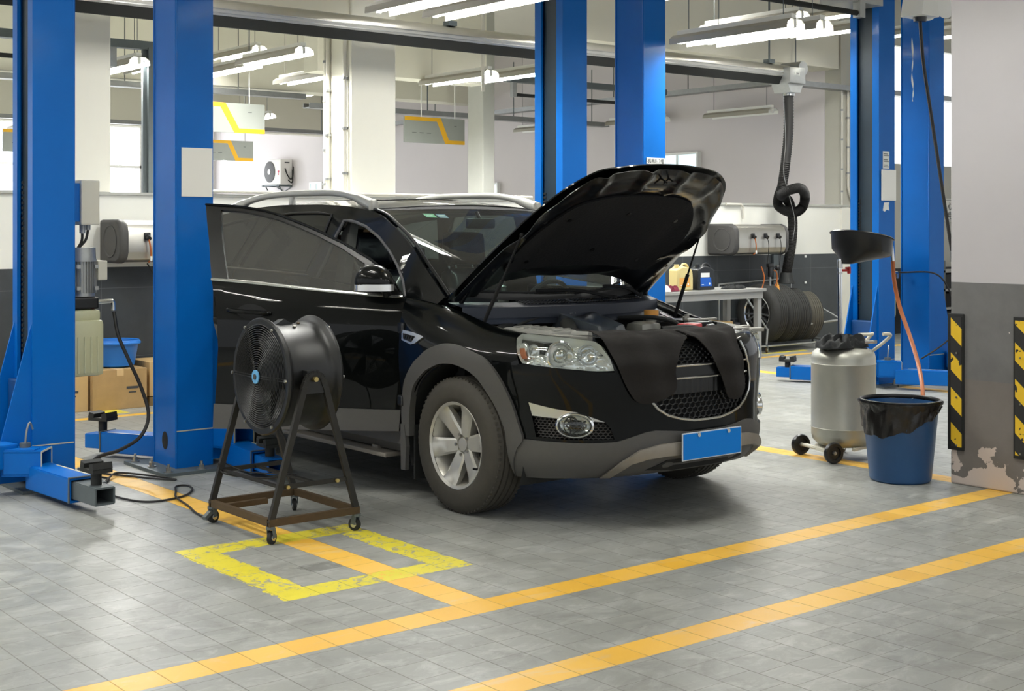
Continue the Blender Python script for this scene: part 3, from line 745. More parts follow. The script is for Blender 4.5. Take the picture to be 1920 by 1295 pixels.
def make_post(x0, label, open_side, top=PH, group='blue lift posts standing in a row'):
    """post footprint x0 to x0+.25, y 7.77..8.10; open_side -1: channel opens to -x, +1: to +x"""
    g = thing('lift_post', (x0, 7.77, 0), label, 'car lift', group)
    W, D = .245, .33
    f = (lambda x: x) if open_side < 0 else (lambda x: W - x)
    b = B(); b.use('blue_paint')
    # C profile: front flange plate, back plate, closed side web, two inward lips
    t_ = .012
    def slab(a0, a1, y0, y1, z0=.02, z1=top):
        xs = sorted((f(a0), f(a1))); b.b2((xs[0], y0, z0), (xs[1], y1, z1))
    slab(0, W, 0, t_); slab(0, W, D - t_, D); slab(W - t_, W, t_, D - t_)
    slab(0, .02, t_, .075); slab(0, .02, D - .075, D - t_)
    # rounded outer weld edge
    for yy in (0, D): b.cyl((f(W), yy + (.006 if yy == 0 else -.006), .02), (f(W), yy + (.006 if yy == 0 else -.006), top), .008, n=8)
    c = b.obj('column_profile', None, g, smooth=30)
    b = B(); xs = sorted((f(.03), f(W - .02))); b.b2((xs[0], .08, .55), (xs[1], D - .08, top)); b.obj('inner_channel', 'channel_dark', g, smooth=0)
    b = B()
    xx = f(.028)
    for k in range(34): b.box((xx, .24, .78 + k * .03), (.006, .03, .016))
    b.obj('lock_ladder', 'rubber_black', g, smooth=0)
    b = B(); xs = sorted((f(-.045), f(.03))); b.b2((xs[0], .05, .06), (xs[1], D - .05, .62), bev=.01)
    b.obj('carriage', 'blue_dark', g, smooth=0)
    b = B(); b.use('steel_grey'); b.b2((f(W) - .13 if open_side < 0 else -.14, -.14, 0), (f(W) + .14 if open_side < 0 else .13, D + .14, .02)); b.b2((-.10, -.13, 0), (W + .10, D + .13, .018)); b.obj('base_plate', None, g, smooth=0)
    for bx, by in ((f(W) + (-.09 if open_side > 0 else .09), -.08), (f(W) + (-.09 if open_side > 0 else .09), .16), (f(W) + (-.09 if open_side > 0 else .09), D + .08), (W / 2, -.09), (W / 2, D + .09)):
        bo = B(); bo.cyl((bx, by, .018), (bx, by, .026), .026, n=14); bo.cyl((bx, by, .026), (bx, by, .048), .017, n=6); bo.cyl((bx, by, .048), (bx, by, .068), .009, n=8); bo.obj('anchor_bolt', 'bolt_metal', g, smooth=30)
    b = B(); s = -1 if open_side < 0 else 1
    b.b2((-.002, -.0015, .245), (W + .002, 0, .252)); b.obj('weld_line', 'scraped_edge', g, smooth=0)
    # gusset fins at the foot on the open side
    b = B()
    for yy in (.015, D - .03):
        b.prism([(0, .05), (0, .95), (.0, .95), (-.17, .30), (-.22, .05)], lambda a, c_: (f(a), yy, c_), lambda a, c_: (f(a), yy + .012, c_))
    b.obj('foot_gusset', 'blue_paint', g, smooth=0)
    return g, f
# the row of posts
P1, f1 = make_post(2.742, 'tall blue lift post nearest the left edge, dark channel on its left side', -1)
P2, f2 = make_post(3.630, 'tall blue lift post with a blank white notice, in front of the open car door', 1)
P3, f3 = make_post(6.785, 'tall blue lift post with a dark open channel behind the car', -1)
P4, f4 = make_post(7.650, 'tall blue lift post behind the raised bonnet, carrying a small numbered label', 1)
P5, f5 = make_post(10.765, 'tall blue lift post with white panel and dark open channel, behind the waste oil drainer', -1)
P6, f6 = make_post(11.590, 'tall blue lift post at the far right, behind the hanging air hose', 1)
# round hole in the web of the second post
b = B(); b.lathe([(.0, 0), (.042, 0)], (-.0015, .165, .175), (-1, 0, 0), n=28)
for k in range(len(b.v)): b.v[k] = (b.v[k][0], b.v[k][1], .175 + (b.v[k][2] - .175) * 1.35)
b.obj('round_opening', 'matte_black', P2, smooth=0)
b = B(); b.b2((.031, -.006, 1.697), (.238, -.0005, 2.0)); tag(b.obj('notice_sheet', 'sign_white', smooth=0), 'blank white notice sheet on the front of the second blue post', 'sign')
bpy.data.objects['notice_sheet'].location = (3.630, 7.77, 0)
g = thing('number_label', (7.678, 7.764, 2.02), 'small white label with characters and the number 013 on a blue post', 'label')
B().b2((0, 0, 0), (.208, .005, .05)).obj('label_card', 'label_white', g, smooth=0)
text('\u673a\u7535013\u7ec4', .042, (.008, -.001, .010), (PI / 2, 0, 0), 'ink', g)
# white panel and torn stickers on the fifth post
g = thing('blank_panel', (10.79, 7.762, 1.765), 'blank white plastic panel on the fifth blue post', 'panel')
B().b2((0, -.012, 0), (.222, .004, .295), bev=.006).obj('panel_face', 'white_enamel', g, smooth=0)
b = B(); b.use('label_white'); b.b2((10.825, 7.767, 2.07), (10.925, 7.7695, 2.235)); b.use('ink')
for k, z in enumerate((2.085, 2.10, 2.135, 2.15, 2.19, 2.205)): b.b2((10.835, 7.7655, z), (10.915 - .02 * (k % 2), 7.767, z + .006))
tag(b.obj('torn_sticker', None, smooth=0), 'torn printed sticker above the white panel on the fifth post', 'sticker')
b = B(); b.use('label_white'); b.prism([(0, .01), (.03, 0), (.06, .02), (.10, .01), (.09, .06), (.10, .09), (.02, .085), (.01, .05)], lambda a, c: (10.825 + a, 7.767, 1.66 + c), lambda a, c: (10.825 + a, 7.7695, 1.66 + c))
tag(b.obj('torn_sticker', None, smooth=0), 'scrap of torn sticker below the white panel on the fifth post', 'sticker')
# cross beams of the right hand lift
b = B(); b.use('blue_dark'); b.b2((7.9, 7.86, 3.66), (10.75, 8.0, 3.82)); b.use('steel_light'); b.b2((10.3, 7.72, 3.60), (10.76, 8.1, 3.68))
o = tag(b.obj('lift_cross_beam', None, smooth=0), 'cross beam joining the tops of the fourth and fifth blue posts', 'beam')
b = B(); b.cyl((8.2, 7.74, 3.50), (10.45, 7.74, 3.50), .026, n=12); b.obj('limit_bar', 'rubber_black', o)
b = B(); b.b2((10.38, 7.70, 3.46), (10.46, 7.78, 3.64)); b.b2((8.2, 7.72, 3.50), (8.24, 7.78, 3.68)); b.obj('bar_bracket', 'steel_light', o, smooth=0)
# swing arms: near left post, big pivot head and arm towards the viewer
def pivot_head(g, x, y, z=.16, rz=0., mouth=True):
    b = B(); M = Matrix.Rotation(rz, 3, 'Z'); c = Vector((x, y, z))
    def q(lo, hi, mm='blue_paint'): b.use(mm); b.box(c + M @ Vector([(a + e) / 2 for a, e in zip(lo, hi)]), [e - a for a, e in zip(lo, hi)], M=M)
    q((-.10, -.09, .055), (.12, .09, .067)); q((-.10, -.09, -.075), (.12, .09, -.063)); q((-.10, -.09, -.07), (-.088, .09, .06)); q((-.10, .078, -.07), (.12, .09, .06)); q((-.10, -.09, -.07), (.12, -.078, .06))
    q((-.09, -.078, -.06), (-.05, .078, .05), 'matte_black'); q((-.10, -.085, .067), (.08, .0, .075))
    b.use('scraped_edge')
    for yy in (-.088, .088): b.bar(c + M @ Vector((.121, yy, -.07)), c + M @ Vector((.121, yy, .062)), .004, .010, up=M @ Vector((0, 1, 0)))
    for zz in (-.07, .062): b.bar(c + M @ Vector((.121, -.09, zz)), c + M @ Vector((.121, .09, zz)), .004, .010)
    b.use('steel_grey'); b.cyl(c + Vector((0, 0, .067)), c + Vector((0, 0, .10)), .03, n=16)
    o = b.obj('arm_pivot', None, g, smooth=30)
    b = B(); b.tube(smooth_path([c + Vector((0, 0, .09)), c + Vector((.01, .0, .17)), c + Vector((.03, .01, .21)), c + Vector((.05, .02, .17))], 4), .006, n=6); b.obj('lock_pin', 'galvanised', o)
    return o
pivot_head(P1, -.08, -.11, .19, math.radians(-38)); make_arm(P1, (-.02, -.16), math.radians(-86), .55, .26, z=.105, dark=True, pad_up=.12)
make_arm(P1, (-.10, .30), math.radians(150), .6, .3, z=.12)
b = B(); b.box((-.24, -.05, .22), (.22, .16, .14), rz=.2, bev=.01); b.obj('arm_pivot', 'blue_paint', P1, smooth=0)
# second post: rear arm pointing back to the left, front arm towards the front of the car
make_arm(P2, (.12, .43), math.radians(118), .46, .14, z=.10, pad_up=.15)
pivot_head(P2, .35, -.02, .20, math.radians(-70)); make_arm(P2, (.36, -.10), math.radians(-96), .42, .2, z=.10)
# posts behind the car
make_arm(P3, (-.10, -.06), math.radians(-110), .6, .3, z=.12); make_arm(P3, (-.10, .36), math.radians(120), .6, .3, z=.12)
make_arm(P4, (.33, .40), math.radians(85), .6, .3, z=.12)
# fifth post arms, one reaching left with a pad, one under it
make_arm(P5, (-.08, .40), math.radians(117), .46, .14, z=.09, pad_up=.10)
pivot_head(P5, -.06, -.14, .19, math.radians(-50)); make_arm(P5, (-.04, -.22), math.radians(-60), .50, .25, z=.12, dark=False)
pivot_head(P6, .33, -.10, .20, math.radians(-60)); make_arm(P6, (.33, -.02), math.radians(-75), .5, .25, z=.12)

# hydraulic power units hang on the closed back of two posts
def power_unit(g, x, y, scale=1.):
    o = thing('power_unit', (x, y, .58), 'x', 'pump')
    b = B(); b.box((0, 0, .20), (.205, .19, .34), bev=.03); b.box((0, 0, .395), (.17, .16, .07), bev=.02); b.obj('oil_tank', 'yellowed_plastic', o, smooth=40)
    b = B()
    for s in (-.06, -.02, .02, .06): b.box((s, -.098, .16), (.012, .006, .22), bev=.003)
    b.obj('tank_rib', 'yellowed_plastic', o, smooth=0)
    b = B(); b.box((-.01, 0, .47), (.17, .15, .07), bev=.01); b.obj('pump_block', 'plastic_black', o, smooth=0)
    b = B(); b.cyl((0, 0, .51), (0, 0, .53), .075, n=24); b.cyl((0, 0, .53), (0, 0, .72), .066, n=24); b.cyl((0, 0, .72), (0, 0, .735), .085, n=28); b.cyl((0, 0, .735), (0, 0, .805), .082, .078, n=28)
    for k in range(28):
        a = 2 * PI * k / 28; b.box((math.cos(a) * .074, math.sin(a) * .074, .625), (.018, .004, .19), rz=a)
    for s in (-.055, .055):
        for z in (.56, .69): b.box((s, -.08, z), (.022, .02, .022))
    b.obj('motor', 'steel_light', o, smooth=30)
    b = B(); b.box((.105, -.01, .665), (.06, .10, .12), bev=.008); b.obj('terminal_box', 'off_white_plastic', o, smooth=0)
    b = B(); b.cyl((.06, -.06, .475), (.15, -.06, .478), .013, n=8); b.tube(smooth_path([(.14, -.06, .478), (.165, -.06, .475), (.17, -.06, .45), (.17, -.06, .42)], 4), .013, n=8); b.obj('hose_fitting', 'chrome_satin', o)
    b = B(); b.cyl((.05, .0, .395), (.075, .0, .425), .022, n=12); b.obj('filler_cap', 'red_plastic', o)
    return o
u = power_unit(P1, 3.125, 8.0); tag(u, 'hydraulic pump with finned grey motor and yellowed oil tank beside the left post', 'pump')
u2 = copy_tree(u); u2.location = (11.35, 8.15, .58); tag(u2, 'hydraulic pump with oil tank glimpsed between the two right blue posts', 'pump')
# its long black hose and the control box
o = tag(B().tube(smooth_path([(3.30, 7.94, .99), (3.31, 7.90, .85), (3.36, 7.86, .70), (3.43, 7.83, .52), (3.46, 7.8, .36), (3.40, 7.78, .24), (3.30, 7.85, .16), (3.18, 7.9, .12), (3.08, 7.92, .03), (3.0, 7.98, .02)], 10), .0115, n=8).obj('hydraulic_hose', 'hose_black'), 'thick black hydraulic hose looping from the pump down to the floor', 'hose')
o = tag(B().tube(smooth_path([(11.48, 8.05, 1.06), (11.56, 7.7, 1.06), (11.66, 7.6, .9), (11.68, 7.55, .7), (11.6, 7.5, .5), (11.4, 7.5, .38), (11.2, 7.6, .25)], 10), .008, n=8).obj('hydraulic_hose', 'hose_black'), 'thin grey hose looping in front of the last blue post', 'hose')
g = thing('control_box', (3.09, 7.90, 1.52), 'off-white lift control box on the back of the left post', 'control box')
B().b2((-.01, .0, .0), (.105, .17, .27), bev=.008).obj('box_body', 'off_white_plastic', g, smooth=0)
B().b2((-.10, .02, .02), (-.012, .15, .25)).obj('mounting_plate', 'blue_paint', g, smooth=0)
b = B(); b.cyl((.02, .06, -.05), (.02, .06, 0), .018, n=10); b.cyl((.055, .06, -.03), (.055, .06, 0), .015, n=10); b.obj('cable_gland', 'steel_light', g)
b = B(); b.tube(smooth_path([(.02, .06, -.04), (.015, .06, -.10), (-.02, .07, -.16), (-.05, .08, -.2)], 5), .008, n=6); b.tube(smooth_path([(.055, .06, -.03), (.04, .06, -.09), (.0, .07, -.14), (-.04, .08, -.2)], 5), .008, n=6); b.obj('cable', 'rubber_black', g)
g = thing('control_box', (11.10, 7.93, 1.50), 'pale control box edge right of the fifth post', 'control box')
B().b2((0, 0, 0), (.05, .15, .28), bev=.006).obj('box_body', 'off_white_plastic', g, smooth=0)
# loose power cable on the floor from the left post to the fan
cp = [(2.99, 7.70, .008), (3.12, 7.66, .008), (3.20, 7.80, .008), (3.10, 7.95, .008), (2.99, 7.98, .008), (3.05, 8.10, .008), (3.2, 8.02, .008), (3.30, 7.84, .008), (3.42, 7.60, .008), (3.50, 7.50, .008), (3.44, 7.70, .008), (3.30, 7.86, .02), (3.2, 7.76, .02), (3.05, 7.5, .008), (3.02, 7.2, .008), (3.10, 6.98, .008),
      (3.30, 7.0, .008), (3.43, 7.14, .008), (3.47, 7.28, .008), (3.41, 7.30, .008), (3.34, 7.16, .008), (3.26, 6.98, .012), (3.22, 6.75, .008), (3.17, 6.55, .008), (3.15, 6.36, .008)]
tag(B().tube(smooth_path(cp, 8), .006, n=6).obj('power_cable', 'hose_black'), 'thin black cable snaking over the yellow tile line towards the fan', 'cable')
# ------------------------------------------------------------------ drum fan on its wheeled frame
fan = thing('drum_fan', (3.375, 6.0, 0), 'black industrial drum fan on a wheeled A-frame stand in front of the open car door', 'fan')
fx0, fx1, fyn, fyf = -.235, .245, -.30, .31; FZ = .765
tiltx = -.10      # drum axis: mouth at -x
def fring(x, r, n=48): return [(x, math.cos(2 * PI * i / n) * r, FZ + math.sin(2 * PI * i / n) * r) for i in range(n)]
b = B()
prof = [(.262, -.130), (.285, -.128), (.292, -.118), (.287, -.106), (.268, -.098), (.258, -.08), (.255, .10), (.258, .128), (.270, .146), (.288, .155), (.293, .167), (.286, .178), (.262, .178), (.262, .172), (.25, .12), (.248, -.08), (.252, -.125), (.262, -.130)]
b.lathe(prof, (0, 0, FZ), (1, 0, 0), n=64); b.obj('drum_housing', 'fan_black', fan, smooth=50)
def grille(x, name):
    b = B()
    for k in range(20):
        r = .045 + k * .0112; q = x - .018 * (1 - (r / .27) ** 2) * (1 if x < 0 else -1)
        b.tube(fring(q, r, 48), .0021, n=5, closed=True)
    for k in range(6):
        a = k * PI / 3 + .0; 
        for off in (-.006, .006):
            b.tube([(x - (.020 if x < 0 else -.020), math.cos(a) * .03 - math.sin(a) * off, FZ + math.sin(a) * .03 + math.cos(a) * off), (x, math.cos(a) * .268 - math.sin(a) * off, FZ + math.sin(a) * .268 + math.cos(a) * off)], .0026, n=5)
    g_ = b.obj(name, 'steel_wire', fan, smooth=60)
    b = B()
    for k in range(6):
        a = k * PI / 3; b.cyl((x - .008 if x < 0 else x, math.cos(a) * .272, FZ + math.sin(a) * .272), (x - .016 if x < 0 else x + .012, math.cos(a) * .272, FZ + math.sin(a) * .272), .008, n=8)
    b.each('grille_bolt', 'bolt_metal', g_); return g_
gf = grille(-.128, 'front_grille'); grille(.176, 'rear_grille')
b = B(); b.use('fan_label'); b.lathe([(.0, 0), (.034, 0), (.034, .006), (0, .006)], (-.156, 0, FZ), (1, 0, 0), n=24); b.use('ink'); b.lathe([(0, 0), (.014, 0), (.014, .003), (0, .003)], (-.160, 0, FZ), (1, 0, 0), n=18); b.obj('grille_badge', None, gf)
b = B(); b.cyl((-.07, 0, FZ), (.10, 0, FZ), .075, n=24); b.obj('motor', 'fan_black', fan)
for k in range(5):
    b = B(); a0 = 2 * PI * k / 5
    def F(u, v, a0=a0):
        r = .06 + .18 * u; a = a0 + (v - .5) * (.75 - .15 * u); return (-.02 + (v - .5) * .10, math.cos(a) * r, FZ + math.sin(a) * r)
    b.grid(F, 6, 6); b.obj('fan_blade', 'fan_black', fan, smooth=60)
# brackets, pivots, legs
for yy, s in ((fyn, -1), (fyf, 1)):
    b = B(); pts = []
    top = FZ + .02; r = .062
    L0 = (fx0, yy, .10); R0 = (fx1, yy, .10)
    pts = [L0, (-.055, yy, top - .06), (-.035, yy, top - .012), (-.01, yy, top + .005), (.02, yy, top + .005), (.045, yy, top - .012), (.065, yy, top - .06), R0]
    P = smooth_path(pts[1:-1], 5)
    P = [Vector(L0)] + P + [Vector(R0)]
    for i in range(len(P) - 1): b.bar(P[i], P[i + 1], .030, .022, up=(0, 1, 0))
    b.obj('stand_leg', 'fan_frame', fan, smooth=40)
    b = B(); b.prism([(-.055, -.075), (.06, -.075), (.05, .0), (.02, .012), (-.02, .012), (-.045, 0)], lambda a, c: (a, yy + s * -.003, top + c - .01), lambda a, c: (a, yy + s * .006 - s * .0, top + c - .01))
    b.box((.0, yy - s * .03, FZ + .03), (.07, .055, .03)); b.obj('pivot_bracket', 'fan_black', fan, smooth=0)
    b = B(); b.cyl((.0, yy + s * .008, top - .015), (.0, yy + s * .028, top - .015), .013, n=6); b.obj('pivot_bolt', 'brass', fan, smooth=30)
b = B(); h = .035
for yy in (fyn, fyf): b.b2((fx0 - .012, yy - .012, .085), (fx1 + .012, yy + .012, .085 + h))
for xx in (fx0, fx1): b.b2((xx - .012, fyn, .085), (xx + .012, fyf, .085 + h))
b.b2((fx0, fyf - .13, .088), (fx0 + .25, fyf - .10, .115))
b.obj('base_frame', 'rust_brown', fan, smooth=0)
b = B()
b.bar((-.175, fyn, .265), (.185, fyn, .265), .012, .022); b.bar((-.175, fyf, .265), (.185, fyf, .265), .012, .022)
b.bar((-.17, fyn, .262), (-.17, fyf, .262), .022, .012); b.bar((.02, fyn, .262), (.02, fyf, .262), .022, .012)
b.obj('stand_brace', 'fan_frame', fan, smooth=0)
b = B()
for x in (-.15, .125): b.cyl((x, fyn - .008, .265), (x, fyn - .022, .265), .010, n=6)
b.each('brace_bolt', 'brass', fan)
def caster(parent, x, y, r, z0, rz=0., brake=False, m='rubber_black', fork='steel_grey'):
    M = Matrix.Rotation(rz, 3, 'Z'); c = Vector((x, y, 0))
    b = B(); b.cyl(c + Vector((0, 0, z0 - .012)), c + Vector((0, 0, z0)), .022, n=12)
    off = M @ Vector((r * .35, 0, 0))
    for s in (-1, 1):
        b.bar(c + M @ Vector((.005, s * .016, z0 - .01)), c + off + M @ Vector((0, s * .016, r)), .026, .003, up=M @ Vector((0, 1, 0)))
    if brake: b.prism([(-.01, 0), (-.055, -.03), (-.05, -.045), (0, -.02)], lambda a, e: c + M @ Vector((a, -.012, z0 - .015 + e)), lambda a, e: c + M @ Vector((a, .012, z0 - .015 + e)))
    f_ = b.obj('caster_fork', fork, parent, smooth=0)
    b = B(); ax = M @ Vector((0, 1, 0)); b.lathe([(.001, -.011), (r * .7, -.011), (r, -.008), (r, .008), (r * .7, .011), (.001, .011)], c + off + Vector((0, 0, r)), ax, n=24); b.obj('caster_wheel', m, f_, smooth=40)
    b = B(); b.lathe([(.001, -.0135), (r * .5, -.0135), (r * .55, -.010), (r * .55, .010), (r * .5, .0135), (.001, .0135)], c + off + Vector((0, 0, r)), ax, n=18); b.obj('caster_hub', 'chrome_satin', f_, smooth=40)
for x, y, rz, br in ((fx0, fyn, .5, 0), (fx1, fyn, 2.0, 0), (fx0, fyf, .3, 1), (fx1, fyf, 1.2, 0)): caster(fan, x, y, .032, .085, rz, br)
b = B(); b.tube(smooth_path([(.0, .05, .50), (.035, .03, .42), (.05, .02, .32), (.0, .03, .25), (-.1, .1, .245), (-.18, .28, .25), (-.20, .31, .3)], 8), .0045, n=6)
b.tube(smooth_path([(-.165, .33, .30), (-.10, .2, .262), (-.02, .02, .268), (.03, -.08, .275)], 6), .003, n=5); b.obj('power_lead', 'hose_black', fan)
b = B()
for x, a, mm, r in ((.02, 1.25, 'bolt_metal', .009), (-.02, 1.62, 'bolt_metal', .011), (.07, 1.45, 'rust_brown', .008)):
    b.use(mm); c = Vector((x, -math.cos(a) * .257, FZ + math.sin(a) * .257)); nrm = Vector((0, -math.cos(a), math.sin(a))); b.cyl(c, c + nrm * .007, r, n=8)
b.obj('housing_screw', None, fan)
b = B(); b.prism([(-.05, 0), (.05, 0), (.0, .028)], lambda a, c: (a - .01, -.03, FZ + .255 + c), lambda a, c: (a - .01, .03, FZ + .25 + c)); b.obj('top_clip', 'fan_black', fan, smooth=0)

# ------------------------------------------------------------------ waste oil drainer
dr = thing('oil_drainer', (7.25, 5.51, 0), 'silver wheeled waste oil tank with a black drain pan on a chrome pole', 'oil drainer')
b = B(); R = .207
b.lathe([(.001, .075), (.10, .078), (.165, .092), (.198, .125), (R, .16), (R, .20), (R + .003, .205), (R, .21), (R, .615), (R + .003, .62), (R, .625), (R, .655), (.198, .69), (.165, .715), (.10, .728), (.001, .731)], n=56); b.obj('tank', 'drainer_silver', dr, smooth=50)
b = B(); b.bar((-.12, -.17, .085), (.13, -.13, .085), .02, .02); b.bar((-.235, -.06, .07), (-.12, .22, .07), .02, .02)
b.cyl((-.235, -.09, .07), (-.12, .25, .07), .011, n=10); b.bar((-.18, .0, .075), (.16, -.06, .08), .03, .012); b.bar((-.1, .1, .085), (-.17, .05, .07), .08, .008)
b.obj('chassis', 'off_white_plastic', dr, smooth=30)
def dwheel(c, ax, r=.068):
    b = B(); b.lathe([(.001, -.006), (r * .62, -.006), (r * .66, -.016), (r * .92, -.018), (r, -.008), (r, .008), (r * .92, .018), (r * .66, .016), (r * .62, .006), (.001, .006)], c, ax, n=32); w_ = b.obj('wheel', 'plastic_black', dr, smooth=40)
    b = B(); b.lathe([(.001, -.02), (.012, -.018), (.014, .0), (.012, .018), (.001, .02)], c, ax, n=14); b.obj('wheel_hub', 'bolt_metal', w_, smooth=40)
axv = Vector((-.32, -.94, 0)).normalized()
dwheel((-.238, -.105, .068), (-.32, -.94, 0)); dwheel((-.118, .255, .068), (-.32, -.94, 0))
caster(dr, .10, -.20, .036, .095, .6, fork='brass', m='rust_brown'); caster(dr, .17, .14, .036, .095, .2, fork='brass', m='rust_brown')
b = B(); b.cyl((-.01, .02, .72), (-.01, .02, 1.30), .0145, n=16); b.obj('pole', 'chrome', dr)
b = B(); b.cyl((-.01, .02, 1.24), (-.01, .02, 1.29), .019, n=12); b.cyl((-.01, .02, 1.20), (-.01, .02, 1.215), .017, n=12); b.obj('pole_collar', 'chrome_satin', dr)
b = B(); b.cyl((-.01, .02, 1.225), (.05, -.005, 1.225), .008, n=8); b.box((.052, -.006, 1.225), (.02, .018, .045), bev=.004); b.box((.04, -.0, 1.24), (.02, .02, .012), bev=.003); b.obj('valve_handle', 'red_plastic', dr)
# drain pan: tilted, deep funnel with sloped bottom
b = B(); N = 44; tl = lambda x: 1.448 - (x + .01) * .10
def prow(r, dz, cx=0., k=1.):
    vs = []
    for i in range(N):
        a = 2 * PI * i / N; x = math.cos(a) * r + cx; y = math.sin(a) * r * .98
        vs.append((x, y, dz(x, y)))
    return vs
pc = Vector((.17, -.02, 0))
rows = [prow(.212, lambda x, y: 1.447 - x * .19), prow(.205, lambda x, y: 1.454 - x * .19), prow(.203, lambda x, y: 1.444 - x * .19), prow(.197, lambda x, y: 1.345 - x * .16), prow(.175, lambda x, y: 1.325 - x * .12), prow(.030, lambda x, y: 1.268 - x * .0, -.15)]
vs = [p for r_ in rows for p in r_]; fs = [(j * N + i, j * N + (i + 1) % N, (j + 1) * N + (i + 1) % N, (j + 1) * N + i) for j in range(len(rows) - 1) for i in range(N)]
rows2 = [prow(.205, lambda x, y: 1.454 - x * .19), prow(.199, lambda x, y: 1.444 - x * .19), prow(.192, lambda x, y: 1.35 - x * .16), prow(.17, lambda x, y: 1.332 - x * .12), prow(.02, lambda x, y: 1.28, -.15)]
b.use('plastic_black'); b.add([Vector(p) + pc for p in vs], fs)
b.add([Vector(p) + pc for r_ in rows2 for p in r_], [(j * N + i, (j + 1) * N + i, (j + 1) * N + (i + 1) % N, j * N + (i + 1) % N) for j in range(4) for i in range(N)])
b.obj('drain_pan', None, dr, smooth=40, fix=False)
b = B(); b.tube(smooth_path([(.37, -.03, 1.36), (.375, -.035, 1.40), (.395, -.04, 1.425), (.425, -.05, 1.42), (.445, -.055, 1.38), (.452, -.057, 1.33), (.456, -.06, 1.27)], 8), .012, n=10); b.obj('outlet_pipe', 'chrome_satin', dr)
b = B(); b.tube(smooth_path([(.456, -.06, 1.28), (.459, -.068, 1.15), (.445, -.12, .98), (.38, -.25, .78), (.25, -.40, .62), (.10, -.53, .50), (.0, -.60, .40)], 10), .0135, n=10); b.obj('suction_hose', 'orange_hose', dr)
b = B(); b.tube(smooth_path([(.12, -.14, .70), (.16, -.20, .76), (.19, -.23, .805), (.14, -.22, .815), (.05, -.2, .80)], 6)[:20], .011, n=10)
b.tube(smooth_path([(.16, .08, .64), (.22, .02, .72), (.255, -.02, .78), (.25, -.045, .80), (.21, -.06, .80), (.12, -.03, .80)], 6), .011, n=10); b.obj('push_handle', 'off_white_plastic', dr)
# rags on top of the tank
def cloth_heap(name, c, sx, sy, h, m, seed, label, cat, group=None):
    rnd = random.Random(seed); ph = [rnd.uniform(0, 6.28) for _ in range(8)]
    b = B(); N_, M_ = 48, 14
    vs = []
    for j in range(M_ + 1):
        for i in range(N_):
            a = 2 * PI * i / N_; t = j / M_
            e = 1 + .16 * math.sin(2 * a + ph[0]) + .10 * math.sin(3 * a + ph[1]) + .07 * math.sin(7 * a + ph[2])
            r = e * math.sin(t * PI / 2 * 1.0)
            z = h * (math.cos(t * PI / 2) ** .8) * (1 + .25 * math.sin(5 * a + ph[3] + 3 * t)) + h * (.30 * math.sin(9 * a + 6 * t + ph[4]) + .2 * math.sin(14 * a - 5 * t + ph[5])) * math.sin(t * PI)
            vs.append((c[0] + math.cos(a) * r * sx, c[1] + math.sin(a) * r * sy, c[2] + max(.002, z)))
    fs = [(j * N_ + i, (j + 1) * N_ + i, (j + 1) * N_ + (i + 1) % N_, j * N_ + (i + 1) % N_) for j in range(M_) for i in range(N_)]
    vs.append((c[0], c[1], c[2])); L_ = len(vs) - 1; fs += [(M_ * N_ + i, L_, M_ * N_ + (i + 1) % N_) for i in range(N_)]
    b.add(vs, fs); return tag(b.obj(name, m, smooth=60), label, cat, group)
cloth_heap('work_rag', (7.21, 5.50, .725), .185, .15, .065, 'rag_black', 3, 'crumpled black rags lying on top of the silver oil tank', 'rag')
b = B(); b.cyl((7.27, 5.36, .765), (7.33, 5.33, .765), .012, n=10); b.box((7.335, 5.33, .765), (.03, .02, .02), rz=-.4); tag(b.obj('hose_coupling', 'chrome_satin'), 'small chrome coupling lying in the black rags', 'coupling')

# ------------------------------------------------------------------ rubbish bin with its bag
bn = thing('waste_bin', (6.875, 4.81, 0), 'blue plastic bin lined with a black bag, beside the striped pillar', 'bin')
b = B(); b.lathe([(.001, .0), (.165, .0), (.176, .008), (.180, .02), (.222, .455), (.226, .46), (.216, .462), (.172, .03), (.001, .02)], n=56); b.obj('bin_body', 'bin_blue', bn, smooth=40)
b = B(); N_ = 96
def bagz(a):  # lower hem of the folded-over bag: low on the left front, riding high on the right
    return .375 - .10 * math.cos(a - 3.0) + .008 * math.sin(9 * a) + .004 * math.sin(17 * a)
rows = []
for j in range(15):
    t = j / 14; row = []
    for i in range(N_):
        a = 2 * PI * i / N_; zb = bagz(a)
        wr = .0035 * math.sin(23 * a + 9 * t) + .003 * math.sin(11 * a - 7 * t) + .002 * math.sin(41 * a)
        if t < .25: k = t / .25; r = .195 + .045 * math.sin(k * PI / 2) - (.0 if k > .5 else .0); z = .38 + .10 * k
        elif t < .4: k = (t - .25) / .15; r = .240 + .006 * math.sin(k * PI); z = .480 - .022 * k
        else: k = (t - .4) / .6; z = .458 - (.458 - zb) * k; r = .180 + .042 * (z - .02) / .435 + .010 + .004 * math.sin(13 * a + 5 * k)
        row.append((math.cos(a) * (r + wr), math.sin(a) * (r + wr), z))
    rows += row
b.add(rows, [(j * N_ + i, j * N_ + (i + 1) % N_, (j + 1) * N_ + (i + 1) % N_, (j + 1) * N_ + i) for j in range(14) for i in range(N_)])
b.obj('bin_liner', 'bag_black', bn, smooth=60, fix=False)
b = B()
rows = []
for j in range(6):
    for i in range(N_):
        a = 2 * PI * i / N_; r = .195 - .02 * j / 5; z = .38 - .3 * j / 5; rows.append((math.cos(a) * (r + .006 * math.sin(9 * a + j)), math.sin(a) * (r + .006 * math.sin(9 * a + j)), z))
b.add(rows, [(j * N_ + i, j * N_ + (i + 1) % N_, (j + 1) * N_ + (i + 1) % N_, (j + 1) * N_ + i) for j in range(5) for i in range(N_)]); b.obj('liner_inside', 'bag_black', bn, smooth=60, fix=False)
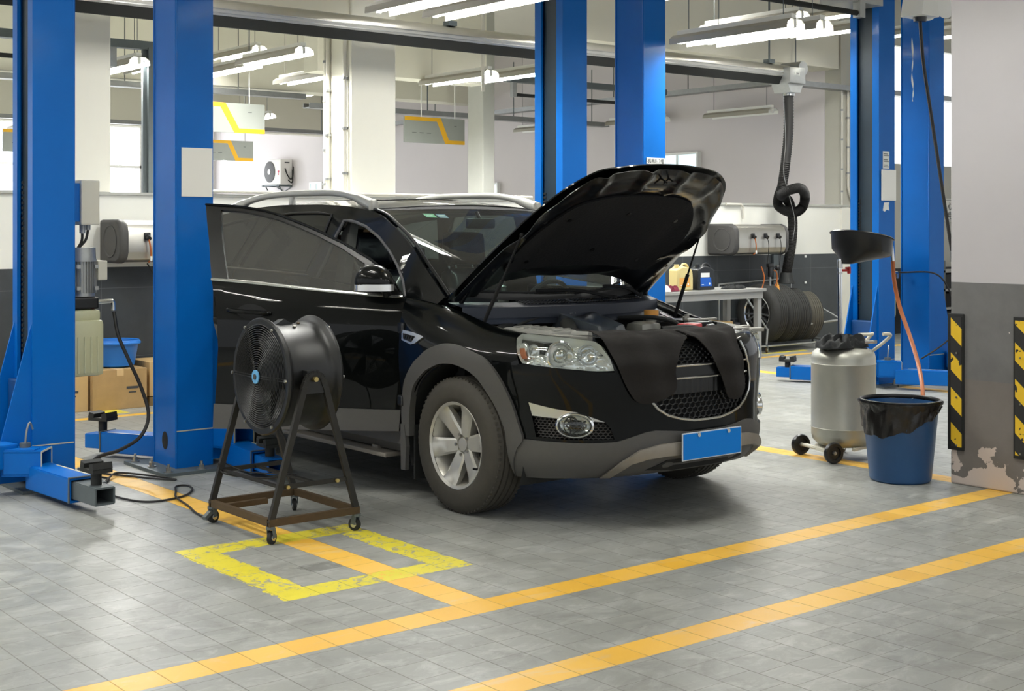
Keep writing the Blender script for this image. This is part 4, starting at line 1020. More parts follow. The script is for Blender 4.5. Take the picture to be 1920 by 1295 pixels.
b = B(); b.lathe([(.231, .466), (.238, .474), (.236, .484), (.226, .486), (.220, .478), (.222, .466)], n=56); b.obj('bin_rim', 'plastic_black', bn, smooth=60)

# ------------------------------------------------------------------ hazard guards on the pillar
def guard_mat():
    m = bpy.data.materials.new('hazard_stripes'); m.use_nodes = True; nt = m.node_tree; N = nt.nodes; Lk = nt.links; b_ = N['Principled BSDF']
    tc = N.new('ShaderNodeTexCoord'); sp = N.new('ShaderNodeSeparateXYZ'); Lk.new(tc.outputs['Object'], sp.inputs[0])
    def mt(op, a, c):
        q = N.new('ShaderNodeMath'); q.operation = op
        for i, x in enumerate((a, c)):
            if isinstance(x, (int, float)): q.inputs[i].default_value = x
            else: Lk.new(x, q.inputs[i])
        return q.outputs[0]
    w_ = mt('ADD', mt('MULTIPLY', sp.outputs[1], .9), mt('MULTIPLY', sp.outputs[0], -.9)); q = mt('FRACT', mt('DIVIDE', mt('ADD', mt('SUBTRACT', sp.outputs[2], w_), 10.065), .2045), 0)
    f = mt('GREATER_THAN', q, .50)
    n = N.new('ShaderNodeTexNoise'); n.inputs['Scale'].default_value = 30; n.inputs['Detail'].default_value = 6; Lk.new(tc.outputs['Object'], n.inputs['Vector'])
    f2 = mt('MULTIPLY', f, mt('LESS_THAN', n.outputs['Fac'], .66))
    mx = N.new('ShaderNodeMix'); mx.data_type = 'RGBA'; mx.inputs[6].default_value = lin((40, 40, 40)) + (1,); mx.inputs[7].default_value = lin((226, 186, 40)) + (1,); Lk.new(f2, mx.inputs[0]); Lk.new(mx.outputs[2], b_.inputs['Base Color']); b_.inputs['Roughness'].default_value = .55
    MATS['hazard'] = m
guard_mat()
def guard(x, y, sgn, label):
    g = thing('corner_guard', (x, y, .20), label, 'corner guard', 'striped rubber guards on the pillar')
    b = B(); b.use('rubber_black'); b.b2((-.012, 0 if sgn < 0 else -.095, 0), (0, .095 if sgn < 0 else 0, .80), bev=.004); b.b2((-.012, -.012 if sgn < 0 else 0, 0), (.095, 0 if sgn < 0 else .012, .80), bev=.004)
    b.obj('guard_rubber', None, g, smooth=0)
    b = B(); b.b2((-.0145, .012 if sgn < 0 else -.082, .02), (-.012, .082 if sgn < 0 else -.012, .78)); b.obj('striped_face', 'hazard', g, smooth=0)
    b = B()
    for z in (.03, .31, .57): b.cyl((-.013, (.05 if sgn < 0 else -.05), z), (-.018, (.05 if sgn < 0 else -.05), z), .006, n=8)
    b.each('screw', 'bolt_metal', g)
guard(7.02, 4.565, 1, 'black and yellow striped guard on the far corner of the pillar, next to the bin'); guard(7.02, 4.06, -1, 'black and yellow striped guard at the right edge of the view')

# ------------------------------------------------------------------ hose reel with hanging air hose
g = thing('hose_reel', (10.28, 7.0, 3.42), 'white ceiling hose reel at the top right, in front of the last blue post', 'hose reel')
b = B(); b.prism([(-.13, -.06), (.13, -.06), (.09, .12), (-.09, .12)], lambda a, c: (a, -.12, c), lambda a, c: (a, .10, c)); b.obj('reel_bracket', 'white_enamel', g, smooth=0)
b = B(); b.lathe([(.03, -.10), (.20, -.10), (.215, -.09), (.20, -.08), (.10, -.07), (.10, .07), (.20, .08), (.215, .09), (.20, .10), (.03, .10)], (.25, 0, .16), (0, 1, 0), n=40); b.obj('reel_drum', 'white_enamel', g)
b = B()
for k in range(5): b.tube([(.25 + math.cos(2 * PI * i / 32) * .12, -.06 + k * .03, .16 + math.sin(2 * PI * i / 32) * .12) for i in range(32)], .016, n=8, closed=True)
b.obj('coiled_hose', 'hose_black', g)
b = B(); b.cyl((-.0, -.01, -.10), (-.0, -.01, -.06), .055, .06, n=18); b.obj('hose_guide', 'plastic_black', g)
b = B(); b.tube(smooth_path([(-.0, -.01, -.08), (.05, -.01, -.45), (.18, -.01, -.95), (.35, -.01, -1.6), (.49, -.01, -2.12)], 8), .0155, n=8); b.obj('hanging_hose', 'hose_black', g)
b = B(); b.cyl((.49, -.01, -2.12), (.50, -.01, -2.22), .016, n=10); b.cyl((.50, -.01, -2.22), (.515, -.01, -2.34), .011, n=10); b.tube([(.515, -.01, -2.34), (.535, -.01, -2.40), (.50, -.01, -2.45)], .012, n=8); b.obj('blow_gun', 'chrome_satin', g)
b = B(); pts = smooth_path([(10.245, 7.05, 3.18), (10.26, 7.05, 3.0), (10.245, 7.05, 2.85), (10.265, 7.05, 2.72), (10.255, 7.05, 2.62)], 6)
vs = []; fs = []
for k, p in enumerate(pts):
    a = math.sin(k * .55); vs += [(p.x - .011 * a, p.y, p.z), (p.x + .011 * a + .002, p.y - .002, p.z)]
    if k: fs.append((2 * k - 2, 2 * k - 1, 2 * k + 1, 2 * k))
b.add(vs, fs); b.add([(p[0], p[1] + .001, p[2]) for p in vs], fs); tag(b.obj('plastic_strip', 'label_white'), 'twisted pale plastic strip dangling beside the hanging air hose', 'strip')

# ------------------------------------------------------------------ wall boxes with fluid reels
def reel_box(x0, x1, z0, z1, label, hoses):
    g = thing('reel_box', (x0, 11.27, z0), label, 'reel box', 'silver reel boxes on the low wall'); W = x1 - x0; Hh = z1 - z0; D = .46
    cw = .34 * .8
    rp = lambda inset=0.: sm2([(-D + inset, .07), (-D + inset, Hh - .09), (-D + .09, Hh - inset), (-.02, Hh - inset), (-.02, inset), (-D + .09, inset)], 5)
    pr = [(-D, .09), (-D, Hh - .10), (-D + .03, Hh - .03), (-D + .10, Hh), (0, Hh), (0, 0), (-D + .10, 0), (-D + .03, .025)]
    b = B(); b.prism([(a * .97, c * .96 + .008) for a, c in pr], lambda a, c: (.03, a, c), lambda a, c: (W - .05, a, c)); b.obj('silver_casing', 'aluminium', g, smooth=25, bevel=.006)
    for q0, q1 in ((-.03, .05), (W - .05, W)):
        b = B(); b.prism(pr, lambda a, c: (q0, a, c), lambda a, c: (q1, a, c)); o = b.obj('end_cap', 'dark_grey_plastic', g, smooth=25, bevel=.025)
        if q0 < 0:
            b = B(); b.lathe([(.0, .012), (.11, .010), (.125, .0), (.135, -.004), (.14, .0)], (q0 - .002, -D * .52, Hh * .5), (1, 0, 0), n=32); b.obj('cap_recess', 'dark_grey_plastic', o)
    for k, (fx, kind) in enumerate(hoses):
        x = W * fx
        b = B(); b.box((x, -D * .985, Hh * .62), (.055, .02, .06), bev=.008); b.cyl((x, -D, Hh * .60), (x, -D - .03, Hh * .56), .022, n=12); p = b.obj('outlet_port', 'plastic_black', g, smooth=30)
        b = B(); L_ = -.30 if kind != 'orange' else -.02
        b.tube(smooth_path([(x, -D - .02, Hh * .58), (x + .012, -D - .03, Hh * .35), (x + .02, -D - .02, .04 + 0 * L_), (x + .02, -D + .02, L_ + .03)], 6), .0075 if kind == 'orange' else .005, n=6); b.obj('outlet_hose', 'orange_hose' if kind == 'orange' else 'hose_black', p)
        if kind == 'orange': b = B(); b.cyl((x + .02, -D - .025, .02), (x + .02, -D - .025, .06), .010, n=8); b.obj('hose_end', 'label_white', p)
    return g
reel_box(4.58, 5.45, 1.205, 1.575, 'silver reel box with dark grey end cap, between the two left lift posts', ((.24, 'orange'), (.52, 'black')))
reel_box(12.20, 13.16, 1.175, 1.555, 'silver fluid reel box with three outlets on the low wall above the tyre rack', ((.30, 'orange'), (.54, 'black'), (.78, 'black')))
tag(B().tube(smooth_path([(4.86, 10.98, 1.2), (4.95, 11.0, 1.05), (5.02, 11.05, .85), (5.03, 11.1, .7), (5.0, 11.15, .45), (5.02, 11.2, .25)], 6), .006, n=6).obj('thin_hose', 'hose_black'), 'thin dark hose hanging down the dark dado below the left reel box', 'hose')
tag(B().tube(smooth_path([(12.62, 10.8, 1.04), (12.65, 10.78, .9), (12.62, 10.8, .75)], 6), .008, n=6).obj('thin_hose', 'orange_hose'), 'orange hose end hanging below the right reel box, left of the filling gun', 'hose')
g = thing('filling_gun', (12.78, 10.8, .72), 'black and orange filling gun hanging above the tyres', 'gun')
B().cyl((0, 0, .0), (0, 0, .34), .014, n=10).obj('gun_stem', 'galvanised', g)
b = B(); b.box((0, 0, .33), (.09, .05, .05), bev=.01); b.box((.0, 0, .25), (.05, .04, .12), bev=.01); b.sphere((.14, 0, .30), .035, 12, 8); b.bar((.0, 0, .31), (.14, 0, .30), .015, .015); b.obj('gun_body', 'plastic_black', g)
b = B(); b.tube(smooth_path([(.07, 0, .27), (.12, 0, .24), (.13, 0, .14), (.07, 0, .04), (.05, 0, -.02)], 6), .008, n=6); b.obj('gun_hose', 'orange_hose', g)
b = B(); b.cyl((.14, 0, .02), (.14, 0, .09), .028, .018, n=10); b.cyl((.14, 0, -.03), (.14, 0, .02), .03, n=10); b.cyl((.14, 0, .09), (.14, 0, .12), .009, n=8); b.obj('gun_bottle', 'orange_plastic', g)
g = thing('notice_card', (13.17, 11.292, 1.30), 'small notice card with orange corner and three dark marks right of the right reel box', 'notice')
B().b2((0, 0, 0), (.24, .006, .13)).obj('card', 'label_white', g, smooth=0)
b = B(); b.prism([(.19, 0), (.24, 0), (.24, .13), (.16, .13)], lambda a, c: (a, -.001, c), lambda a, c: (a, -.0001, c)); b.obj('orange_corner', 'label_orange', g, smooth=0)
b = B()
for k in range(3): b.b2((.04 + .04 * k, -.002, .05), (.06 + .04 * k, -.0002, .09))
b.obj('printed_marks', 'ink', g, smooth=0)
b = B(); b.b2((0, 0, 0), (.09, .03, .62)); o = b.obj('document_holder', 'steel_grey', smooth=0); o.location = (13.40, 11.265, .72); tag(o, 'narrow clear document holder on the dark dado behind the exhaust hose', 'holder')
b = B(); b.b2((.01, -.003, .46), (.08, 0, .58)); b.obj('paper_slip', 'label_white', o, smooth=0)
for i, (x, z) in enumerate(((14.05, 1.12), (14.05, .78))):
    o = B().b2((0, 0, 0), (.035, .006, .03)).obj('paper_scrap', 'label_white', smooth=0); o.location = (x, 11.29, z); tag(o, ('upper' if i == 0 else 'lower') + ' of two white paper scraps stuck on the dark dado left of the fifth post', 'scrap')

# ------------------------------------------------------------------ boxes, basin and bench on the left
def carton(lo, hi, m, label, marks=True):
    g = thing('cardboard_box', lo, label, 'box', 'cardboard boxes in the workshop'); W, D, Hh = [b_ - a for a, b_ in zip(lo, hi)]
    B().b2((0, 0, 0), (W, D, Hh), bev=.004).obj('box_body', m, g, smooth=0)
    B().b2((W * .5 - .03, -.001, Hh * .84), (W * .5 + .03, D, Hh + .001)).obj('packing_tape', 'tape', g, smooth=0)
    if marks:
        b = B(); b.b2((W * .62, -.002, Hh * .50), (W * .84, -.0002, Hh * .56)); b.b2((W * .66, -.002, Hh * .40), (W * .80, -.0002, Hh * .43)); b.obj('printed_marks', 'ink', g, smooth=0)
    return g
carton((3.75, 10.8, 0), (4.27, 11.2, .31), 'cardboard', 'pale cardboard box standing beside the left lift post')
carton((4.29, 10.76, 0), (4.76, 11.2, .33), 'cardboard_stained', 'cardboard box with dark stained front carrying the blue basin')
carton((4.80, 10.8, .08), (5.3, 11.2, .37), 'cardboard', 'cardboard box half hidden behind the second blue post', False)
B_ = B().b2((4.80, 10.8, 0), (5.3, 11.2, .075)); tag(B_.obj('wooden_pallet', 'cardboard_dark', smooth=0), 'low dark pallet under the box behind the second blue post', 'pallet')
g = thing('plastic_basin', (4.59, 11.0, .335), 'bright blue plastic basin on the stained cardboard box', 'basin')
b = B(); b.lathe([(.001, .0), (.13, .0), (.15, .01), (.185, .205), (.195, .215), (.19, .225), (.178, .22), (.145, .02), (.001, .01)], n=40); b.obj('basin_body', 'basin_blue', g, smooth=40)
b = B(); b.lathe([(.186, .19), (.20, .19), (.205, .20), (.20, .212), (.188, .215)], n=40); b.obj('basin_rim', 'basin_blue', g, smooth=60)
def bench(x0, x1, y0, y1, z, label, shelf=True):
    g = thing('workbench', (x0, y0, 0), label, 'workbench', 'grey steel workbenches'); W = x1 - x0; D = y1 - y0
    B().b2((0, 0, z - .035), (W, D, z), bev=.004).obj('bench_top', 'bench_grey', g, smooth=0)
    B().b2((.04, .02, z - .11), (W - .04, .05, z - .035)).obj('apron', 'bench_grey', g, smooth=0)
    for xx in (.05, W - .12):
        for yy in (.03, D - .10): B().b2((xx, yy, 0), (xx + .065, yy + .065, z - .035)).obj('leg', 'bench_grey', g, smooth=0)
    if shelf: B().b2((.06, .05, .14), (W - .06, D - .06, .17)).obj('lower_shelf', 'bench_grey', g, smooth=0)
    return g
bench(10.0, 12.07, 10.25, 10.85, .81, 'long grey steel workbench behind the car, carrying oil cans')
bench(1.6, 3.33, 10.45, 11.1, .80, 'grey steel workbench at the left edge behind the first post', False)
g = thing('wooden_board', (1.7, 10.5, .12), 'plain wooden boards under the left workbench', 'board')
B().b2((0, 0, 0), (1.55, .5, .05)).obj('board_plank', 'wood', g, smooth=0); B().b2((0, .03, .07), (1.5, .45, .10)).obj('board_plank', 'wood', g, smooth=0)
B_ = B().b2((1.7, 10.52, 0), (3.2, 11.0, .115)); tag(B_.obj('dark_crate', 'matte_black', smooth=0), 'dark crate low under the left workbench below the wooden boards', 'crate')
carton((10.75, 10.45, .17), (11.25, 10.8, .42), 'cardboard', 'cardboard box on the shelf under the long workbench, left one', False)
carton((11.28, 10.40, .17), (11.66, 10.75, .44), 'cardboard', 'open cardboard box on the shelf under the long workbench, right one', False)
g = thing('oil_can', (11.82, 10.55, .17), 'small black can on the shelf under the long workbench', 'can'); B().b2((0, 0, 0), (.14, .12, .24), bev=.02).obj('can_body', 'oil_black', g); B().b2((.03, -.002, .04), (.11, 0, .12)).obj('can_label', 'label_white', g, smooth=0); B().cyl((.07, .06, .24), (.07, .06, .27), .025).obj('can_cap', 'plastic_black', g)
def oil_can(x, y, z, m, lab_mats, label, w=.25, h=.29):
    g = thing('oil_can', (x, y, z), label, 'oil can')
    b = B(); pf = [(0, 0), (w, 0), (w, h * .45), (w * .97, h * .68), (w * .93, h * .80), (w * .60, h * .90), (w * .42, h * .93), (w * .30, h * .92), (.0, h * .80), (0, h * .5)]
    b.prism(pf, lambda a, c: (a, 0, c), lambda a, c: (a, .14, c)); b.obj('can_body', m, g, smooth=30, bevel=.014)
    b = B(); b.tube(smooth_path([(w * .52, .07, h * .90), (w * .62, .07, h * 1.0), (w * .84, .07, h * .97), (w * .96, .07, h * .80), (w * .985, .07, h * .50)], 6), .014, n=8); b.obj('can_handle', m, g)
    b = B(); b.cyl((w * .22, .07, h * .86), (w * .22, .07, h * 1.0), .028, n=14); b.obj('can_cap', m, g)
    b = B(); b.use(lab_mats[0]); b.prism([(w * .12, h * .14), (w * .80, h * .14), (w * .74, h * .48), (w * .12, h * .48)], lambda a, c: (a, -.0025, c), lambda a, c: (a, -.0003, c)); b.use(lab_mats[1]); b.b2((w * .14, -.0022, h * .49), (w * .66, -.0003, h * .66)); b.use(lab_mats[2]); b.b2((w * .18, -.0035, h * .19), (w * .32, -.0025, h * .215)); b.cyl((w * .66, -.003, h * .24), (w * .66, -.0035, h * .24), .012, n=12)
    b.obj('can_label', None, g, smooth=0)
oil_can(10.76, 10.40, .812, 'oil_tan', ('label_orange', 'oil_tan', 'label_white'), 'tan plastic oil can with faded label on the workbench')
oil_can(11.07, 10.38, .812, 'oil_black', ('label_blue', 'label_white', 'label_white'), 'black plastic oil can with blue and white label on the workbench', w=.27, h=.29)
cloth_heap('work_rag', (10.62, 10.36, .812), .09, .06, .05, 'rag_red', 9, 'dark red rag on the workbench left of the tan oil can', 'rag')
cloth_heap('plastic_bag', (10.38, 10.50, .812), .24, .16, .13, 'bag_black', 5, 'crumpled black plastic bag on the workbench behind the strut', 'bag')
cloth_heap('paper_tissue', (10.44, 10.33, .812), .09, .06, .05, 'label_white', 11, 'white crumpled tissue on the workbench beside the red rag', 'tissue')
cloth_heap('work_glove', (11.70, 10.42, .812), .18, .09, .035, 'rag_black', 14, 'flat black glove heap on the right end of the workbench', 'glove')
# left bench clutter
g = thing('spray_bottle', (3.06, 10.6, .80), 'small spray can in clear blue wrapping on the left workbench', 'spray can'); B().lathe([(.001, 0), (.035, 0), (.037, .01), (.037, .14), (.02, .165), (.02, .17), (.001, .17)], n=18).obj('can_body', 'sticker_blue', g); B().cyl((0, 0, .17), (0, 0, .20), .014).obj('spray_cap', 'orange_plastic', g)
cloth_heap('plastic_bag', (2.95, 10.62, .802), .13, .09, .07, 'glass_bottle', 8, 'clear crumpled plastic wrap beside the spray can', 'bag')
B_ = B().b2((2.4, 10.5, .80), (3.15, 10.9, .822)); tag(B_.obj('black_tray', 'matte_black', smooth=0), 'flat black tray on the left workbench', 'tray')
# shelf with black goods at the far right
g = thing('storage_rack', (16.6, 10.9, 0), 'dark shelving glimpsed between the last blue post and the pillar', 'shelf')
for z in (.12, .36, .62, .88): B().b2((0, 0, z), (1.6, .4, z + .03)).obj('shelf_board', 'bench_grey', g, smooth=0)
for x in (0, 1.55): B().b2((x, 0, 0), (x + .04, .4, 1.05)).obj('upright', 'steel_grey', g, smooth=0)
B().b2((.04, .05, .15), (1.55, .39, .33)).obj('stored_goods', 'matte_black', g, smooth=0)
B().b2((.04, .05, .39), (1.55, .39, .58)).obj('stored_goods', 'matte_black', g, smooth=0)
B().b2((.04, .05, .65), (1.55, .39, .85)).obj('stored_goods', 'rubber_black', g, smooth=0)

# ------------------------------------------------------------------ tyre rack with four tyres
def make_tyre(r=.36, w=.22, ri=.215):
    b = B(); pr = [(ri, -w / 2 + .01), (ri + .01, -w / 2), (ri + .05, -w / 2 - .006), (r - .055, -w / 2 - .002), (r - .028, -w / 2 + .012), (r - .010, -w / 2 + .034)]
    for k in range(5):
        a = -w / 2 + .05 + k * (w - .10) / 4
        pr += [(r, a - .012), (r, a + .010), (r - .008, a + .013), (r - .008, a + .019)] if k < 4 else [(r, a - .012), (r - .008, a + .008)]
    pr += [(r - .028, w / 2 - .012), (r - .055, w / 2 + .002), (ri + .05, w / 2 + .006), (ri + .01, w / 2), (ri, w / 2 - .01), (ri - .002, 0), (ri, -w / 2 + .01)]
    b.lathe(pr, (0, 0, 0), (-1, 0, 0), n=56); return b
rk = thing('tyre_rack', (12.62, 10.72, 0), 'grey tubular tyre rack on casters below the right reel box', 'rack')
b = B(); W = 1.45
b.tube([(0.02, 0, .28), (0, 0, .10)], .012); b.tube([(0.02, 0, .28), (W, .0, .34)], .013); b.tube([(W, 0, .34), (W, 0, .08)], .012); b.tube([(.02, 0, .28), (-.35, .12, .80)], .011)
b.tube([(-.35, .45, .82), (W - .45, .45, .86)], .013); b.tube([(W - .45, .45, .86), (W - .45, .45, .72), (W, 0, .34)], .011); b.tube([(-.35, .45, .82), (-.35, .45, .08), (W, .45, .08), (W, 0, .08), (0, 0, .08), (-.4, .02, .09)], .012)
b.obj('tube_frame', 'steel_light', rk)
caster(rk, .0, .0, .035, .09, .4, fork='steel_grey', m='rust_brown'); caster(rk, W - .35, .05, .04, .10, .2); caster(rk, W, .45, .04, .10, .2)
for i, x in enumerate((12.78, 13.06, 13.34, 13.62)):
    g = thing('spare_wheel', (x, 10.92 + .015 * i, (.465, .45, .425, .40)[i]), ['car wheel with multi-spoke silver rim, first in the rack', 'bare black tyre second from the silver wheel in the rack', 'bare black tyre third in the rack', 'dusty tyre at the right end of the rack'][i], 'tyre', 'wheels stored on the rack'); g.rotation_euler = (0, 0, math.radians((-4, -8, -12, -14)[i]))
    make_tyre((.36, .355, .33, .305)[i]).obj('tyre_rubber', 'rubber_dark' if i < 3 else 'tire_dusty', g, smooth=40)
    if i == 0:
        b = B(); b.lathe([(.216, -.10), (.222, .10), (.21, .105), (.20, .09), (.205, .02), (.20, -.06), (.21, -.1)], (0, 0, 0), (-1, 0, 0), n=48); b.obj('rim_barrel', 'chrome_satin', g)
        b = B()
        for k in range(10):
            a = 2 * PI * k / 10 + (.09 if k % 2 else -.09)
            c0 = Vector((-.065, math.cos(a) * .04, math.sin(a) * .04)); c1 = Vector((-.085, math.cos(a) * .205, math.sin(a) * .205)); b.bar(c0, c1, .020, .03, up=(1, 0, 0))
        b.lathe([(.001, .09), (.03, .088), (.055, .08), (.06, .05)], (0, 0, 0), (-1, 0, 0), n=24); b.obj('wheel_spokes', 'chrome_satin', g, smooth=30)
        b = B(); b.lathe([(.001, .03), (.19, .03)], (0, 0, 0), (-1, 0, 0), n=32); b.obj('wheel_back', 'matte_black', g)
# ------------------------------------------------------------------ the car: smooth body surfaces (car frame: x across, y rearwards from the front axle, z up)
def interp(x,xs,ys):
    n=len(xs)
    if x<=xs[0]: return ys[0]
    if x>=xs[-1]: return ys[-1]
    i=0
    while x>xs[i+1]: i+=1
    def m(j):
        if j==0: return (ys[1]-ys[0])/(xs[1]-xs[0])
        if j==n-1: return (ys[-1]-ys[-2])/(xs[-1]-xs[-2])
        a=(ys[j]-ys[j-1])/(xs[j]-xs[j-1]);b=(ys[j+1]-ys[j])/(xs[j+1]-xs[j])
        return 0 if a*b<=0 else 2*a*b/(a+b)
    h=xs[i+1]-xs[i];t=(x-xs[i])/h
    return (2*t**3-3*t*t+1)*ys[i]+(t**3-2*t*t+t)*h*m(i)+(3*t*t-2*t**3)*ys[i+1]+(t**3-t*t)*h*m(i+1)
_P=[(0,-.925),(.15,-.922),(.3,-.900),(.45,-.853),(.58,-.778),(.68,-.688),(.76,-.58),(.815,-.455),(.855,-.32),(.89,-.15),(.91,0),(.922,.2),(.93,.5),(.932,1.0),(.932,1.8),(.93,2.4),(.925,2.9),(.90,3.25),(.85,3.5),(.74,3.64),(.55,3.70),(.3,3.73),(0,3.735)]
def _dense():
    pts=[];P=[(-_P[1][0],_P[1][1])]+_P+[(-_P[-2][0],_P[-2][1])]
    for i in range(1,len(P)-2):
        p0,p1,p2,p3=[np.array(q,float) for q in P[i-1:i+3]]
        def tj(a,b): return max(1e-6,np.linalg.norm(b-a))**.5
        t0=0;t1=tj(p0,p1);t2=t1+tj(p1,p2);t3=t2+tj(p2,p3)
        for k in range(16):
            t=t1+(t2-t1)*k/16
            A1=(t1-t)/(t1-t0)*p0+(t-t0)/(t1-t0)*p1;A2=(t2-t)/(t2-t1)*p1+(t-t1)/(t2-t1)*p2;A3=(t3-t)/(t3-t2)*p2+(t-t2)/(t3-t2)*p3
            B1=(t2-t)/(t2-t0)*A1+(t-t0)/(t2-t0)*A2;B2=(t3-t)/(t3-t1)*A2+(t-t1)/(t3-t1)*A3
            pts.append((t2-t)/(t2-t1)*B1+(t-t1)/(t2-t1)*B2)
    pts.append(np.array(P[-2],float));return np.array(pts)
_D=_dense();_U=np.concatenate([[0],np.cumsum(np.linalg.norm(np.diff(_D,axis=0),axis=1))])
_U=np.interp(_U,[0,.298,.441,.583,.783,1.076,8.976],[0,.3,.45,.6,.8,1.1,9.0])
_T=np.gradient(_D,axis=0);_T/=np.linalg.norm(_T,axis=1)[:,None]
UMAX=_U[-1]
def plan(u):
    a=abs(u);x=np.interp(a,_U,_D[:,0]);y=np.interp(a,_U,_D[:,1])
    tx=np.interp(a,_U,_T[:,0]);ty=np.interp(a,_U,_T[:,1]);n=math.hypot(tx,ty)
    nx,ny=ty/n,-tx/n   # outward normal for right-hand (t>0) half
    s=1 if u>=0 else -1
    return x*s,y,nx*s,ny
def ufs(s): return float(np.interp(s,_D[:,1][:],_U))   # s -> u on the side
ZV=.80;VT=1.10
def ztop(y): return interp(y,[-.93,-.75,-.45,-.2,.17,.35,.5,1.0,1.6,2.5,3.3,3.75],[.945,.95,.955,.975,1.055,1.09,1.112,1.155,1.205,1.225,1.235,1.235])
def atop(y): return interp(y,[-.93,-.80,-.5,-.1,.2,.35,.6,1,3.75],[.07,.09,.13,.16,.15,.11,.055,.045,.05])
def surf(u,v,off=0.):
    x,y,nx,ny=plan(u)
    side=abs(nx)
    if v<=ZV:
        z=v
        so=interp(v,[.2,.28,.36,.46,.56,.66,.74,.8],[.10,.05,.030,.026,.022,.010,.002,0])
        fo=interp(v,[.2,.27,.33,.42,.55,.7,.8],[.17,.085,.02,.0,.004,.0,0])
        o=so*side**2+fo*(1-side**2)
    else:
        th=min((v-ZV)/(VT-ZV),1)*math.pi/2;zt=ztop(y);a=atop(y)
        z=ZV+(zt-ZV)*math.sin(th);o=a*(1-math.cos(th))
    o-=off
    p=np.array([x-nx*o,y-ny*o,z])
    if v>ZV and off:
        p[0]=x-nx*(a*(1-math.cos(th))-off*math.cos(th));p[1]=y-ny*(a*(1-math.cos(th))-off*math.cos(th));p[2]=z+off*math.sin(th)
    return p
CXW, CYW = 5.145, 5.69
car = thing('car', (CXW, CYW, 0), 'black SUV with raised bonnet, open front door and blue number plate', 'car')
def S(u, v, off=0.): return Vector(surf(u, min(v, VT), off))
def vz(u, z):
    if z <= ZV: return z
    y = plan(u)[1]; k = min(1., max(0., (z - ZV) / (ztop(y) - ZV))); return ZV + (VT - ZV) * math.asin(k) / (PI / 2)
def su(s_, sg): return sg * ufs(s_)
def pl(name, poly, m, parent, F=S, sp=.035, th=.006, holes=(), edge=None, smooth=50):
    b = B(); panel(b, poly, F, sp, th, holes, edge); return b.obj(name, m, parent, smooth=smooth, fix=True)
def arc_pts(cx, cz, r, a0, a1, n, sg):
    return [(su(cx + r * math.cos(a), sg), vz(su(cx + r * math.cos(a), sg), cz + r * math.sin(a))) for a in [math.radians(a0 + (a1 - a0) * k / n) for k in range(n + 1)]]
FX, FZ_ = .03, .345          # front wheel centre
RX = 2.737
def rng(a, b_, n): return [a + (b_ - a) * k / n for k in range(n + 1)]

# ---- fenders
for sg in (-1, 1):
    uf = lambda s_: su(s_, sg)
    m_ = lambda u: sg * abs(u)
    poly = [(m_(1.295), .835)] + [(m_(a), c) for a, c in ((1.23, .827), (1.085, .822), (1.112, .90), (1.155, .998), (1.150, 1.067), (1.135, 1.10))]
    poly += [(m_(a), 1.10) for a in rng(1.18, abs(uf(.36)), 12)]
    poly += [(uf(.42), 1.10), (uf(.52), 1.10)] + [(uf(.515), v) for v in (1.04, .95, .85, .75, .6, .5, .40, .34)] + [(uf(.47), .34)]
    arch = arc_pts(FX, FZ_, .445, 0, 128, 22, sg)
    poly += [(u, v) for u, v in arch if v > .36]
    pl('fender', poly, 'car_paint', car, sp=.03, edge=.02)
# front upper bumper skin with grille and fog openings
half = [(1.295, .835), (1.23, .827), (1.085, .822), (.95, .812), (.82, .800), (.70, .790), (.575, .786), (.600, .876), (.650, .99), (.672, 1.06), (.672, 1.10)]
low = [(0, .470), (.12, .470), (.25, .482), (.34, .490), (.40, .485), (.48, .463), (.562, .441), (.70, .435), (.80, .434), (.95, .435), (1.066, .436), (1.10, .52), (1.135, .628), (1.17, .69), (1.202, .744), (1.245, .79)]
poly = [(-a, c) for a, c in half] + [(0, 1.10)] + [(a, c) for a, c in half[::-1]] + [(a, c) for a, c in low[::-1]] + [(-a, c) for a, c in low[1:]]
gh = [(0, .522), (.10, .524), (.19, .538), (.27, .560), (.33, .595), (.375, .645), (.385, .70), (.365, .78), (.335, .86), (.31, .95), (.27, 1.03), (.20, 1.05), (0, 1.05)]
grille_poly = [(-a, c) for a, c in gh[::-1]] + gh[1:]
fogp = [(1.032, .625), (.90, .600), (.768, .587), (.624, .539), (.595, .51), (.572, .452), (.80, .447), (.995, .452)]
fogL = [(-a, c) for a, c in fogp]
skin = pl('front_bumper', poly, 'car_paint', car, sp=.03, edge=.02, holes=(grille_poly[:-1], fogL, fogp[::-1]))
# honeycomb grille
def hexgrid(b, poly, F, w_, h_, r, off):
    segs = set(); xs = [p[0] for p in poly]; ys = [p[1] for p in poly]; q = lambda p: (round(p[0], 4), round(p[1], 4))
    nx = int((max(xs) - min(xs)) / w_) + 2; ny = int((max(ys) - min(ys)) / (h_ * .75)) + 2
    for j in range(ny):
        for i in range(nx):
            cx = min(xs) + i * w_ + (w_ / 2 if j % 2 else 0); cy = min(ys) + j * h_ * .75
            P = [(cx + dx * w_ / 2, cy + dy * h_ / 2) for dx, dy in ((0, 1), (1, .5), (1, -.5), (0, -1), (-1, -.5), (-1, .5))]
            for k in range(6):
                a, c = q(P[k]), q(P[(k + 1) % 6]); 
                if inside(a, poly) or inside(c, poly): segs.add((min(a, c), max(a, c)))
    for a, c in segs: b.tube([F(a[0], a[1], off), F(c[0], c[1], off)], r, n=5, caps=False)
gr = None
b = B(); hexgrid(b, [p for p in grille_poly], S, .040, .034, .0052, -.020)
panel_bar = [(-.34, .745), (.34, .745), (.345, .80), (-.345, .80)]
gr = b.obj('grille', 'black_trim', car, smooth=60)
b = B(); panel(b, grille_poly[:-1], lambda a, c, o: S(a, c, -.05 + o), .05, .004); b.obj('grille_backing', 'matte_black', gr)
